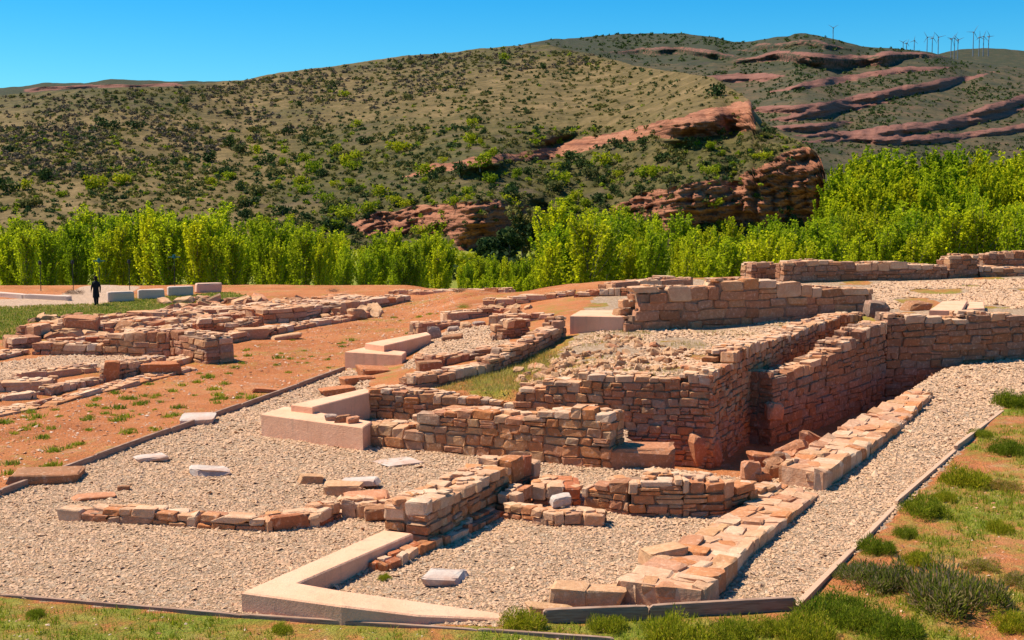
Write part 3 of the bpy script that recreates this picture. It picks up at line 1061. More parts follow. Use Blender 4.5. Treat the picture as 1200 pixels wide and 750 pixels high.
# ------------------------------------------------------------------ rendered kerbs
def kerb(label, pieces):
    mb = MB()
    for poly, zb in pieces:
        P = [(*G(p[0], p[1], p[2]), p[2]) for p in poly]
        a = sum(P[i][0] * P[(i + 1) % len(P)][1] - P[(i + 1) % len(P)][0] * P[i][1] for i in range(len(P)))
        if a < 0:
            P = P[::-1]
        n = len(P)
        P = np.array(P)
        # chamfered upper edge
        cen = P[:, :2].mean(0)
        nxt, prv = np.roll(P, -1, 0), np.roll(P, 1, 0)
        e1 = (nxt - P)[:, :2]
        e1 /= np.linalg.norm(e1, axis=1)[:, None]
        e0 = (P - prv)[:, :2]
        e0 /= np.linalg.norm(e0, axis=1)[:, None]
        n1 = np.stack([-e1[:, 1], e1[:, 0]], 1)
        n0 = np.stack([-e0[:, 1], e0[:, 0]], 1)
        b = n0 + n1
        b /= np.maximum((b * n0).sum(1), .3)[:, None]
        ins = P.copy()
        ins[:, :2] += b * .025
        lo = P.copy()
        lo[:, 2] -= .025
        bot = P.copy()
        bot[:, 2] = zb
        V = np.concatenate([ins, lo, bot])
        for i in range(n):
            j = (i + 1) % n
            mb_q = [(n + i, n + j, j, i), (2 * n + i, 2 * n + j, n + j, n + i)]
            mb.add(np.zeros((0, 3)), np.array(mb_q))
        mb.V.append(V)
        # the top as a fan of its own triangles
        base = mb.n
        mb.n += len(V)
        from mathutils.geometry import tessellate_polygon
        tri = tessellate_polygon([[Vector(p) for p in ins]])
        tr = []
        for q in tri:
            v = [ins[k] for k in q]
            ar = (v[1][0] - v[0][0]) * (v[2][1] - v[0][1]) - (v[2][0] - v[0][0]) * (v[1][1] - v[0][1])
            tr.append(q if ar > 0 else q[::-1])
        mb.T.append(np.array(tr) + base)
        mb.tm.append(np.zeros(len(tr)))
    o = link('rendered_kerb', mb.mesh('rendered_kerb', [M['render']]))
    return tag(o, label, 'kerb')


kerb('largest pink rendered kerb, an angled corner lying in the foreground gravel',
     [([(283, 694, .33), (450, 621, .33), (484, 625, .33), (349, 683, .33), (400, 692, .31), (500, 706, .18), (592, 719, .05), (588, 725, .05), (490, 721, .18), (400, 710, .31)], -.3)])
kerb('middle pink rendered kerb with a stepped corner, left of the red block wall',
     [([(306, 485, .64), (425, 501, .64), (436, 494, .64), (334, 476, .64)], -.2),
      ([(341, 474, .84), (428, 455, .84), (436, 459, .84), (366, 477, .84)], -.2)])
kerb('upper pink rendered kerb at the end of the timber edging on the red slope',
     [([(404, 412, .7), (471, 416, .7), (476, 412, .7), (426, 407, .7)], -.2),
      ([(428, 402, .95), (500, 389, .95), (505, 392, .95), (450, 405, .95)], -.2)])
kerb('pink rendered block against the left end of the tall ashlar wall',
     [([(668, 370, 2.15), (731, 371, 2.15), (742, 363, 2.15), (680, 363.5, 2.15)], 1.1)])
kerb('pair of pink rendered blocks on the plateau behind the dark retaining wall',
     [([(1089, 363, 2.35), (1104, 353, 2.35), (1134, 352, 2.35), (1127, 364, 2.35)], 1.4),
      ([(1132, 362, 2.2), (1136, 353.5, 2.2), (1153, 354, 2.2), (1154, 361, 2.2)], 1.4)])


# ------------------------------------------------------------------ timber edging
def timber(label, pts, hgt, wid, sink=.1, mat='timber'):
    P = [np.array(hit(*p)) if len(p) == 2 else np.array((*G(*p), p[2])) for p in pts]
    mb = MB()
    for a, b in zip(P[:-1], P[1:]):
        d = (b - a)[:2]
        l = np.linalg.norm(d)
        d = d / l
        k = max(1, int(l / 3.5))
        for i in range(k):
            p = a + (b - a) * (i + .5) / k
            z = float(gz(p[0], p[1]))
            blocks(mb, [(p[0], p[1], z + hgt / 2 - sink / 2)], [d], [(l / k / 2 - .008, wid / 2, (hgt + sink) / 2)], .004)
    o = link('timber_edging', mb.mesh('timber_edging', [M[mat]]))
    return tag(o, label, 'edging')


timber('dark timber board edging between the red slope and the gravel', [(-60, 602, 0), (0, 581, 0), (200, 508, 0), (404, 434, 0)], .16, .09)
timber('thin timber board edging along the bottom left of the gravel', [(-60, 694, 0), (0, 699, 0), (283, 723, 0), (560, 741, 0), (720, 752, 0)], .065, .07)
timber('short dark plank across the near end of the gravel path', [(636, 729, 0), (760, 724, 0), (932, 714, 0)], .24, .09)
timber('long pale timber edging between the gravel path and the heath on the right', [(933, 714, 0), (1050, 590, .1), (1120, 525, .2), (1176, 479, .3)], .08, .11, .1, 'timber_pale')


# ------------------------------------------------------------------ single stones
def stone(name, label, px, py, size, mat, rot=0.0, z=None, jit=.1, boulder=0.0, tilt=0.05, cat='stone', group=None, lift=0.0):
    """px,py: where the foot of the stone stands; size: full length, depth, height"""
    if z is None:
        X, Y, z = hit(px, py)
    else:
        X, Y = G(px, py, z)
    mb = MB()
    hx, hy, hz = size[0] / 2, size[1] / 2, size[2] / 2
    blocks(mb, [(0, 0, hz * .9)], [(1, 0)], [(hx, hy, hz)], jit, 0, tilt, boulder)
    o = link(name, mb.mesh(name, [M[mat]]), None, (X, Y + hy * .6, z + lift))
    o.rotation_euler = (0, 0, rot)
    return tag(o, label, cat, group)


stone('stone_slab', 'white slab in the gravel nearest the left timber edging', 174, 540, (.8, .8, .16), 'stone_white', .3, 0, .2, .3, .03, lift=-.05)
stone('stone_slab', 'white slab in the gravel right of and nearer than the other, under the middle kerb', 243, 556, (.95, .7, .2), 'stone_white', .25, 0, .2, .3, .05, lift=-.05)
stone('stone_slab', 'white slab in the sunken gravel floor beside the low red stone row', 522, 685, (.62, .6, .16), 'stone_white', -.1, 0, .2)
stone('stone_slab', 'small white flat stone on the foundation stones left of the pale topped wall', 423, 572, (.8, .5, .14), 'stone_white', 0, 0, .1, lift=.06)
stone('stone_slab', 'flat pale stone half buried in the gravel below the red block wall', 466, 545, (1.0, .9, .05), 'stone_white', .5, 0, .1)
stone('stone_slab', 'whitish slab on the red slope left of the timber edging', 229, 497, (1.0, .9, .22), 'stone_white', .2, 0, .12)
stone('stone_slab', 'pinkish slab at the far left foot of the timber edging', 49, 566, (1.6, 1.2, .24), 'masonry_pink', .3, 0, .07)
stone('stone', 'white rock lying on the short low wall of rounded stones', 657, 612, (.42, .34, .22), 'stone_white', .3, .0, .14, .3, .04, lift=.36)
stone('stone_block', 'large brown block standing alone before the terrace wall and its pit', 753, 556, (1.7, 1.0, .75), 'masonry_red', .05, -.2, .08, 0, .03)
stone('boulder', 'rounded orange boulder on the edge of the pit beside the flagged top', 907, 526, (.62, .5, .6), 'stone_orange', .4, None, .12, .7, lift=.9)
stone('boulder', 'upright orange boulder at the end of the curved wall', 881, 566, (.5, .45, .62), 'stone_orange', .2, 0, .12, .55, lift=-.05)
stone('stone', 'small reddish stone right of the upright orange boulder', 893, 566, (.45, .3, .25), 'stone_red', .5, 0, .13, .4)
stone('stone', 'small pinkish stone leaning on the pit side of the flagged top', 908, 561, (.4, .35, .35), 'masonry_pink', .1, 0, .13, .4)
stone('stone', 'dark reddish stone under the orange boulder in the pit', 898, 547, (.8, .5, .35), 'stone_red', .1, 0, .13, .3)
stone('stone_block', 'pale block at the near end of the broad flagged footing', 668, 712, (.62, .5, .36), 'masonry_pale', -.12, 0, .07)
stone('stone_block', 'orange pale stone beside the block at the near end of the flagged footing', 705, 711, (.72, .55, .3), 'masonry_pale', -.05, 0, .1)
stone('stone', 'thin low stone at the very tip of the flagged footing by a green tuft', 647, 721, (.8, .3, .14), 'masonry_warm', -.1, 0, .1)
stone('stone_block', 'big flat slab on the sunken floor edge behind the flagged footing', 778, 668, (.75, .55, .3), 'masonry_pale', .35, 0, .1, lift=.1)
stone('rock', 'bulging red rock at the foot of the terrace corner in the pit', 824, 548, (1.1, 1.0, 1.1), 'masonry_red', .4, -1.0, .12, .6)
stone('standing_stone', 'upright red stone standing alone in the left ruins', 130, 448, (.55, .4, .85), 'stone_red', .3, 0, .07, .15, .03)
stone('rock', 'low red rock right of the grey rubble mound in the left ruins', 184, 440, (1.6, .9, .5), 'stone_red', .35, 0, .14, .2)
stone('stone_block', 'tall brown block at the back of the left ruins', 94, 393, (1.7, 1.0, .95), 'masonry_red', .05, 0, .06)
stone('stone', 'dark stone perched at the corner of the stepped wall', 1028, 379, (.95, .7, .65), 'masonry_dark', .2, 1.85, .13, .3, lift=.25)
stone('stone', 'pink rough stones left of the paired pink blocks on the plateau', 1076, 367, (1.1, .7, .5), 'masonry_pink', .3, 1.8, .14, .2)
stone('stone_block', 'rough upright block at the corner of the small gravel room', 509, 400, (.6, .6, .65), 'stone_grey', .2, .5, .12, .3)
stone('stone', 'round grey stone in the small gravel room', 531, 392, (.55, .45, .38), 'stone_grey', .2, .6, .12, .6)
stone('stone', 'round tan stone right of the grey one in the small gravel room', 546, 387, (.5, .45, .38), 'masonry_pale', .2, .7, .12, .6)
stone('stone', 'flat rounded stone at the back of the small gravel room', 562, 384, (.6, .45, .3), 'stone_grey', .2, .75, .12, .5)
stone('stone_block', 'low pink block lying on the floor of the small gravel room', 530, 401, (.85, .45, .3), 'masonry_pink', .15, .65, .1)
stone('stone_block', 'squared block below the short grey topped wall', 503, 437, (.85, .6, .42), 'masonry_pink', .15, .75, .06)
stone('stone', 'dark stones low on the right of the small gravel room', 588, 402, (.8, .5, .35), 'masonry_dark', .1, .85, .14, .3)
stone('stone_slab', 'red slab nearest the middle pink kerb on the stony slope', 395, 462, (1.2, .7, .22), 'stone_red', .5, 0, .1, lift=.0)
stone('stone_slab', 'middle red slab of the three below the upper pink kerb', 418, 452, (1.2, .8, .32), 'stone_red', .5, 0, .1)
stone('stone_slab', 'red brown slab touching the foot of the upper pink kerb', 438, 444, (1.2, .9, .42), 'stone_red', .45, 0, .1)
stone('stone_slab', 'flat pale slab with a dark edge in the foundation stones', 402, 580, (.9, .5, .26), 'masonry_pale', -.1, 0, .12)
stone('stone', 'small brown stone at the far end of the foundation cluster', 364, 568, (.55, .4, .22), 'masonry_warm', .1, 0, .13)
stone('stone_slab', 'broad orange slab between the pale slab and the pale topped wall', 430, 592, (1.0, .7, .2), 'stone_orange', .1, 0, .13)
stone('stone', 'pinkish rounded stone at the foot of the pale topped wall', 443, 609, (.65, .4, .28), 'masonry_pink', .1, 0, .12, .3)
stone('stone', 'grey stone on the tip of the big pink kerb under the pale topped wall', 487, 625, (.45, .35, .2), 'stone_grey', .3, 0, .12, .4, lift=.42)
stone('stone_slab', 'red flake of stone behind the left end of the foundation row', 108, 585, (.8, .4, .08), 'stone_orange', .3, 0, .13)
stone('stone', 'lone small pinkish stone in the gravel above the foundation row', 144, 575, (.3, .2, .12), 'masonry_pink', .3, 0, .13, .4)
stone('rock', 'rounded pale rock by the green weeds at the end of the long left wall', 418, 375, (.9, .8, .65), 'masonry_pale', .5, 0, .13, .5)
stone('stone_block', 'pale leaning block beside the dark recess of the left ruins', 292, 398, (1.6, .9, .55), 'masonry_pale', .4, 0, .1)
stone('stone', 'mossy low stone on the red slope under the left ruins', 334, 398, (1.4, .6, .25), 'masonry_pale', .3, 0, .13, .3)
stone('stone_slab', 'thin brown slab just above the timber edging on the slope', 315, 460, (1.1, .5, .13), 'stone_red', .15, 0, .12)
for k, (px, py, s, lab) in enumerate(((388, 493, .35, 'grey chip of stone on the front top of the middle pink kerb'),
                                      (401, 495, .40, 'reddish stone in the middle of those on the middle pink kerb'),
                                      (413, 496, .36, 'orange stone rightmost on the middle pink kerb'))):
    stone('stone', lab, px, py, (s, s * .7, s * .5), ('stone_grey', 'masonry_pink', 'stone_orange')[k], .3 * k, .64, .14, .3)

# the rubble heap on the terrace
protos = []
for k in range(7):
    mb = MB()
    blocks(mb, [(0, 0, .06)], [(1, 0)], [(.2 * random.uniform(.8, 1.2), .15, .11 * random.uniform(.8, 1.2))], .16, 0, .2, random.choice((.15, .35, .5)))
    protos.append(mb.mesh('rubble_stone', [M[('masonry_pale', 'masonry_warm', 'stone_orange', 'masonry_pink', 'masonry_warm')[k % 5]]]))
RUB = pxpoly([(590, 443, 1.1), (640, 447, 1.3), (700, 433, 1.6), (790, 438, 1.6), (825, 428, 1.6), (820, 412, 1.6), (760, 402, 1.6), (728, 393, 1.6), (690, 402, 1.5), (655, 412, 1.35), (625, 424, 1.2)])
X, Y = scatter_poly(RUB, 520, lambda x, y: vnoise(x, y, 1.1, 11) > .3)
for x, y in list(zip(X, Y))[:290]:
    o = link('rubble_stone', random.choice(protos), None, (x, y, float(gz(x, y)) + random.uniform(-.09, .02)))
    s = random.uniform(.35, .95)
    o.scale = (s, s, s)
    o.rotation_euler = (random.uniform(-.5, .5), random.uniform(-.5, .5), random.uniform(0, 6.28))
    tag(o, 'loose stone of the rubble heap on the raised terrace', 'stone', 'rubble stones heaped on the terrace')
# loose rubble in the left ruins
for x0, x1, y0, y1, n, lab, grp in ((40, 245, 372, 398, 100, 'loose stone lying among the broken walls of the left ruins', 'loose stones in the left ruins'),
                                    (190, 440, 352, 374, 110, 'loose stone on top of the long left ruins near the skyline', 'loose stones near the skyline on the left'),
                                    (560, 640, 360, 368, 16, 'loose pale stone behind the small gravel room', 'loose stones behind the small gravel room')):
    for k in range(n):
        x, y, z = hit(random.uniform(x0, x1), random.uniform(y0, y1))
        o = link('loose_stone', random.choice(protos), None, (x, y, z))
        s = random.uniform(.8, 2.6 if x < -5 else 1.7)
        o.scale = (s * 1.2, s, s * .8)
        o.rotation_euler = (random.uniform(-.3, .3), random.uniform(-.3, .3), random.uniform(0, 6.28))
        tag(o, lab, 'stone', grp)

big = []
for k in range(6):
    mb = MB()
    blocks(mb, [(0, 0, .1)], [(1, 0)], [(.3 * random.uniform(.8, 1.3), .24, .2 * random.uniform(.8, 1.2))], .17, 0, .2, random.choice((.15, .3, .5)))
    big.append(mb.mesh('tumbled_stone', [M[('masonry_dark', 'masonry_red', 'masonry_pink')[k % 3]]]))
for k in range(46):
    f = random.random() * .78
    a_ = G(896 + 96 * f, 562 - 66 * f, .1)
    dd = abs(random.gauss(0, .7))
    x, y = a_[0] - .88 * dd - .1, a_[1] + .3 * dd
    o = link('tumbled_stone', random.choice(big), None, (x, y, .12 + .1 * f - dd * .65 + random.uniform(-.12, .03)))
    sc_ = random.uniform(.5, 1.05)
    o.scale = (sc_, sc_, sc_ * .9)
    o.rotation_euler = (random.uniform(-.5, .5), random.uniform(-.5, .5), random.uniform(0, 6.28))
    tag(o, 'rough stone tumbled down the pit side of the farther flagged wall top', 'stone', 'stones tumbled into the pit')

# ------------------------------------------------------------------ stone benches, kerb log, posts, person
for x0, x1, y0, y1, lab in ((124, 155, 354, 353, 'stone block bench nearest the walker in black'), (160, 191, 351, 350, 'second grey stone block bench from the walker'),
                            (195, 225, 347, 346, 'third grey stone block bench from the walker'), (228, 258, 343, 342, 'pinkish stone block bench farthest right of the four')):
    a, b = G(x0, y0, 0), G(x1, y1, 0)
    d = np.array((b[0] - a[0], b[1] - a[1]))
    l = np.linalg.norm(d)
    d /= l
    mb = MB()
    blocks(mb, [(0, 0, .3)], [(d[0], d[1])], [(l / 2, .32, .33)], .012)
    o = link('stone_bench', mb.mesh('stone_bench', [M['bench_pink'] if 'pinkish' in lab else M['bench']]), None, ((a[0] + b[0]) / 2, (a[1] + b[1]) / 2 + .3, 0))
    tag(o, lab, 'bench', 'stone block benches along the path')
timber('long pale kerb stone beside the path at the far left', [(-60, 343, 0), (30, 350, 0), (82, 352, 0)], .3, .5, .1, 'bench').name = 'path_kerb'


def tube(mb, P, r, k=7, mi=0):
    P = [np.array(p, float) for p in P]
    V = []
    for i, p in enumerate(P):
        d = P[min(i + 1, len(P) - 1)] - P[max(i - 1, 0)]
        d /= np.linalg.norm(d) + 1e-9
        a = np.cross(d, (0.31, .95, .1))
        a /= np.linalg.norm(a) + 1e-9
        b = np.cross(d, a)
        rr = r[i] if hasattr(r, '__len__') else r
        for q in range(k):
            t_ = 2 * math.pi * q / k
            V.append(p + rr * (a * math.cos(t_) + b * math.sin(t_)))
    Q = []
    for i in range(len(P) - 1):
        for q in range(k):
            Q.append((i * k + q, i * k + (q + 1) % k, (i + 1) * k + (q + 1) % k, (i + 1) * k + q))
    mb.add(V, Q, mi)
    V2 = [V[(len(P) - 1) * k + q] for q in range(k)] + [P[-1]]
    mb.add(V2, [(q, (q + 1) % k, k) for q in range(k)], mi)


for px, py, hgt, lab in ((48, 341, 2.6, 'dark thin post leftmost before the poplars beside the path'), (86, 340, 2.6, 'dark thin post left of the walker before the poplars'),
                         (117, 342, 2.9, 'teal capped post just behind the walker in black'), (152, 340, 2.6, 'dark thin post behind the first stone bench'),
                         (205, 338, 3.0, 'teal capped post behind the third stone bench')):
    X, Y = G(px, py, 0)
    hgt *= .72
    root = empty('path_post', (X, Y, float(gz(X, Y))))
    tag(root, lab, 'post')
    mb = MB()
    tube(mb, [(0, 0, -.2), (0, 0, hgt)], .026, 8)
    link('pole', mb.mesh('pole', [M['post']]), root)
    mb = MB()
    cap = 'teal' in lab
    tube(mb, [(0, 0, hgt), (0, 0, hgt + .1), (0, 0, hgt + .3)], [.06, .12, .09], 8)
    if cap:
        blocks(mb, [(0, 0, hgt + .12)], [(1, 0)], [(.42, .05, .03)], .0)
    link('cap', mb.mesh('cap', [M['teal' if cap else 'post']]), root)

# the walker: one skinned body, seen from behind, mid stride
PX0, PY0 = G(113, 358, 0)
root = empty('person', (PX0, PY0, float(gz(PX0, PY0))), rz=.5)
tag(root, 'person dressed all in black walking on the path beside the first stone bench', 'person')
J = {'pelvis': (0, 0, .98, .155, .12), 'waist': (0, -.01, 1.14, .14, .10), 'chest': (0, -.01, 1.36, .175, .12), 'neck0': (0, 0, 1.50, .075, .07), 'neck': (0, .01, 1.57, .058, .058),
     'head0': (0, .025, 1.66, .082, .095), 'head1': (0, .025, 1.75, .078, .092), 'head2': (0, .015, 1.80, .05, .06)}
E = [('pelvis', 'waist'), ('waist', 'chest'), ('chest', 'neck0'), ('neck0', 'neck'), ('neck', 'head0'), ('head0', 'head1'), ('head1', 'head2')]
for s, k in ((-1, 'l'), (1, 'r')):
    st = .16 * s
    J['hip' + k] = (s * .10, 0, .90, .10, .105)
    J['knee' + k] = (s * .10, st * .7 + .04, .50, .08, .085)
    J['ank' + k] = (s * .10, st * 1.3, .09, .06, .065)
    J['toe' + k] = (s * .115, st * 1.3 + .19, .035, .04, .03)
    J['sh' + k] = (s * .17, -.005, 1.42, .075, .075)
    J['elb' + k] = (s * .245, -.04 - st * .4, 1.15, .06, .06)
    J['wr' + k] = (s * .25, .05 - st * .9, .93, .03, .028)
    J['pal' + k] = (s * .25, .065 - st * 1.0, .86, .036, .022)
    J['fin' + k] = (s * .245, .075 - st * 1.02, .79, .022, .014)
    J['thu' + k] = (s * .235, .105 - st * 1.0, .845, .011, .011)
    E += [('pelvis', 'hip' + k), ('hip' + k, 'knee' + k), ('knee' + k, 'ank' + k), ('ank' + k, 'toe' + k), ('chest', 'sh' + k), ('sh' + k, 'elb' + k), ('elb' + k, 'wr' + k), ('wr' + k, 'pal' + k), ('pal' + k, 'fin' + k), ('pal' + k, 'thu' + k)]
names = list(J)
me = bpy.data.meshes.new('body')
me.from_pydata([J[n][:3] for n in names], [(names.index(a), names.index(b)) for a, b in E], [])
body = link('body', me, root)
body.modifiers.new('skin', 'SKIN')
for i, n in enumerate(names):
    me.skin_vertices[0].data[i].radius = J[n][3:5]
    me.skin_vertices[0].data[i].use_root = (n == 'pelvis')
sb = body.modifiers.new('sub', 'SUBSURF')
sb.levels = sb.render_levels = 2
dg = bpy.context.evaluated_depsgraph_get()
me2 = bpy.data.meshes.new_from_object(body.evaluated_get(dg))
body.modifiers.clear()
body.data = me2
me2.materials.clear()
me2.materials.append(M['black_cloth'])
me2.materials.append(M['skin'])
for p in me2.polygons:
    z = p.center.z
    p.material_index = 1 if (z > 1.56 or (z < .93 and abs(p.center.x) > .2)) else 0
    p.use_smooth = True
mb = MB()
Vc, Qc = [], []
prof = [(.50, .20, .19), (.56, .205, .19), (.8, .19, .17), (1.05, .175, .145), (1.25, .20, .15), (1.40, .215, .145), (1.48, .16, .12), (1.53, .085, .085)]
for i, (z, rx, ry) in enumerate(prof):
    for q in range(20):
        t_ = 2 * math.pi * q / 20
        fold = 1 + .05 * math.sin(t_ * 5 + .7) * max(0, 1.1 - z)
        Vc.append((rx * fold * math.cos(t_), ry * fold * math.sin(t_), z))
for i in range(len(prof) - 1):
    for q in range(20):
        Qc.append((i * 20 + q, i * 20 + (q + 1) % 20, (i + 1) * 20 + (q + 1) % 20, (i + 1) * 20 + q))
mb.add(Vc, Qc)
link('coat', mb.mesh('coat', [M['black_cloth']], True), root)
mb = MB()
blocks(mb, [(0, -.01, 1.755)], [(1, 0)], [(.095, .11, .095)], .03, 0, 0, .8)
blocks(mb, [(0, -.055, 1.66)], [(1, 0)], [(.085, .06, .1)], .03, 0, 0, .7)
link('hair', mb.mesh('hair', [M['hair']], True), root)
mb = MB()
for s in (-1, 1):
    tube(mb, [(s * .092, .02, 1.66), (s * .1, .01, 1.69), (s * .093, .015, 1.72)], [.008, .016, .008], 6)
tube(mb, [(0, .11, 1.70), (0, .135, 1.665), (0, .115, 1.65)], [.008, .014, .008], 6)
link('face_features', mb.mesh('face_features', [M['skin']], True), root)


# ------------------------------------------------------------------ vegetation prototypes
def quads(C, size, mat_i=0, up=0.0, asp=1.0):
    """random leaf quads round centres"""
    n = len(C)
    a = R.normal(0, 1, (n, 3))
    a[:, 2] += up
    a /= np.linalg.norm(a, axis=1)[:, None]
    b = np.cross(a, R.normal(0, 1, (n, 3)))
    b /= np.linalg.norm(b, axis=1)[:, None]
    s = (np.asarray(size) * R.uniform(.6, 1.4, n))[:, None]
    u, v = a * s * asp, b * s
    V = np.stack([C - u, C + v * .7 - u * .1, C + u, C - v * .7 + u * .1], 1)
    return V.reshape(-1, 3), (np.arange(n)[:, None] * 4 + np.arange(4)[None])


def poplar(name, hgt, spread, nl, leaf, mat, dens):
    tr, lf = MB(), []
    wob = R.normal(0, .12, (6, 2))
    P = [(wob[i][0] * i / 5, wob[i][1] * i / 5, hgt * .95 * i / 5) for i in range(6)]
    P[0] = (0, 0, -.3)
    tube(tr, P, [.13, .11, .09, .06, .035, .012], 6)
    for k in range(nl):
        h0 = hgt * random.uniform(.1, .82)
        a = random.uniform(0, 6.283)
        ln = (hgt - h0) * random.uniform(.35, .8) + .4
        el = random.uniform(1.0, 1.43)
        pts = []
        for j in range(4):
            f = j / 3
            rr = spread * min(1, ln / 3) * (f ** .75) * math.cos(el) * 2.0
            pts.append((rr * math.cos(a + .15 * j), rr * math.sin(a + .15 * j), h0 + ln * f * math.sin(el)))
        tube(tr, pts, [.04, .028, .018, .006], 4)
        m = int(dens * ln)
        f = R.uniform(.1, 1.02, m)
        pp = np.array([[np.interp(q, (0, 1 / 3, 2 / 3, 1), [p[c] for p in pts]) for c in range(3)] for q in f])
        pp += R.normal(0, .17, pp.shape) * (1.3 - f * .9)[:, None]
        lf.append(pp)
    m = int(dens * hgt)
    z = R.uniform(.2, 1.0, m) * hgt
    lf.append(np.stack([R.normal(0, .2, m), R.normal(0, .2, m), z], 1))
    C = np.concatenate(lf)
    C = C[C[:, 2] > hgt * R.uniform(.05, .2, len(C))]
    V, Fs = quads(C, leaf)
    return tr.mesh(name + '_trunk', [M['bark']]), mesh(name + '_crown', V, Fs, M[mat])


POP = [poplar('poplar', 9.0 * random.uniform(.95, 1.05), 1.75, 42, .098, 'poplar' if k % 3 else 'poplar_deep', 36) for k in range(8)]
POPB = [poplar('tall_poplar', 15.0, 2.2, 56, .18, 'poplar' if k % 2 else 'poplar_deep', 26) for k in range(4)]


def tree_at(kind, proto, X, Y, z, sc, label, group, cat='tree'):
    r = empty(kind, (X, Y, z), random.uniform(0, 6.28), 1)
    k_ = random.uniform(.72, 1.28)
    r.scale = (sc * k_, sc * k_ * random.uniform(.9, 1.1), sc)
    tag(r, label, cat, group)
    link('trunk', proto[0], r)
    link('crown', proto[1], r)
    return r


# left grove
tops_l = ([-40, 0, 50, 110, 180, 260, 330, 400, 460, 520, 534], [272, 266, 256, 246, 240, 247, 260, 270, 279, 286, 296])
LREG = ((0, 'young poplar at the far left edge of the bright green grove'), (95, 'young poplar in the grove right behind the walker in black'),
        (125, 'young poplar in the grove behind the four stone benches'), (265, 'young poplar in the grove above the long wall of the left ruins'),
        (400, 'young poplar at the right end of the left grove, above the orange slope'))
for row, (d0, n) in enumerate(((114, 27), (124, 30), (136, 31), (150, 31))):
    for k in range(n):
        px = -190 + (720) * (k + random.uniform(.15, .85)) / n
        Y = d0 + random.uniform(-3.5, 3.5)
        X = (px - 600) / F * Y
        zg = float(gz(X, Y))
        py = np.interp(px, *tops_l) + random.uniform(-14, 20) + (2 - row) * 4
        hh = zat(px, py, Y) - zg
        lab = [l for x, l in LREG if px >= x or x == 0][-1]
        tree_at('poplar_tree', random.choice(POP), X, Y, zg, hh / 9.2, lab, lab.replace('young poplar', 'poplars'))
# the thin row in the middle gap
for px, py, Y in ((541, 302, 131), (555, 304, 135), (570, 302, 132), (585, 306, 137), (598, 308, 134), (611, 306, 140), (626, 304, 133), (548, 322, 106), (566, 318, 104), (586, 320, 107), (604, 324, 104), (622, 314, 108), (548, 300, 118), (562, 296, 124), (578, 292, 120), (592, 300, 127), (604, 304, 118), (618, 300, 123), (634, 290, 126)):
    X = (px - 600) / F * Y
    zg = float(gz(X, Y))
    tree_at('poplar_tree', random.choice(POP), X, Y, zg, (zat(px, py, Y) - zg) / 9.2, 'low young poplar in the gap between the two bright groves', 'low poplars in the gap')
# right grove
tops_r = ([635, 665, 700, 740, 790, 850, 900, 960, 1000, 1060, 1120, 1210], [250, 240, 236, 246, 256, 262, 256, 250, 246, 242, 236, 232])
RREG = ((0, 'bushy poplar of the right grove above the rubble heap'), (745, 'poplar of the right grove rising behind the tall ashlar wall'),
        (900, 'poplar of the right grove behind the farthest stone wall'), (1090, 'poplar near the right frame edge behind the square pier'))
for row, (d0, n) in enumerate(((107, 20), (117, 23), (128, 25), (140, 25))):
    for k in range(n):
        px = 638 + 590 * (k + random.uniform(.15, .85)) / n
        Y = d0 + random.uniform(-4, 4)
        X = (px - 600) / F * Y
        zg = float(gz(X, Y))
        py = np.interp(px, *tops_r) + random.uniform(-15, 20) + (2 - row) * 5
        lab = [l for x, l in RREG if px >= x or x == 0][-1]
        tree_at('poplar_tree', random.choice(POP), X, Y, zg, (zat(px, py, Y) - zg) / 9.2, lab, lab.replace('poplar', 'poplars', 1))
tops_b = ([960, 985, 1000, 1050, 1100, 1140, 1210], [200, 176, 168, 172, 164, 162, 164])
BREG = ((0, 'tall poplar of the back row beside the cliff nose'), (1040, 'tall poplar of the back row left of the yellowish trees'), (1120, 'tall yellowish poplar of the back row at the right edge'))
for row, (d0, n) in enumerate(((158, 15), (172, 15), (188, 14))):
    for k in range(n):
        px = 968 + 250 * (k + random.uniform(.15, .85)) / n
        Y = d0 + random.uniform(-5, 5)
        X = (px - 600) / F * Y
        zg = float(gz(X, Y))
        py = np.interp(px, *tops_b) + random.uniform(-2, 12) + (2 - row) * 16
        lab = [l for x, l in BREG if px >= x or x == 0][-1]
        tree_at('tall_poplar_tree', random.choice(POPB), X, Y, zg, (zat(px, py, Y) - zg) / 15.3, lab, lab.replace('poplar', 'poplars', 1))


def shrub(name, n, leaf, mat, flat=.75, lobes=5):
    """leaf clumps over a few lobes, with a short stem hidden inside"""
    C = []
    for k in range(lobes):
        c = np.array((random.gauss(0, .38), random.gauss(0, .38), .35 + random.uniform(0, .45) * flat))
        r = random.uniform(.35, .6)
        m = n // lobes
        d = R.normal(0, 1, (m, 3))
        d /= np.linalg.norm(d, axis=1)[:, None]
        C.append(c + d * (r * R.uniform(.55, 1.08, m))[:, None] * np.array((1, 1, flat)))
    C = np.concatenate(C)
    C[:, 2] = np.abs(C[:, 2])
    V, Fs = quads(C, leaf)
    mb = MB()
    mb.add(V, Fs)
    tube(mb, [(0, 0, -.3), (0.02, 0, .5)], [.06, .03], 5, 1)
    return mb.mesh(name, [M[mat], M['bark']])


SB = [shrub('bright_shrub', 260, .12, 'shrub_bright', 1.0) for _ in range(3)]
SD = [shrub('dark_shrub', 260, .12, 'shrub_dark', .9) for _ in range(3)]
SO = [shrub('olive_shrub', 220, .12, 'shrub_olive', .7) for _ in range(3)]


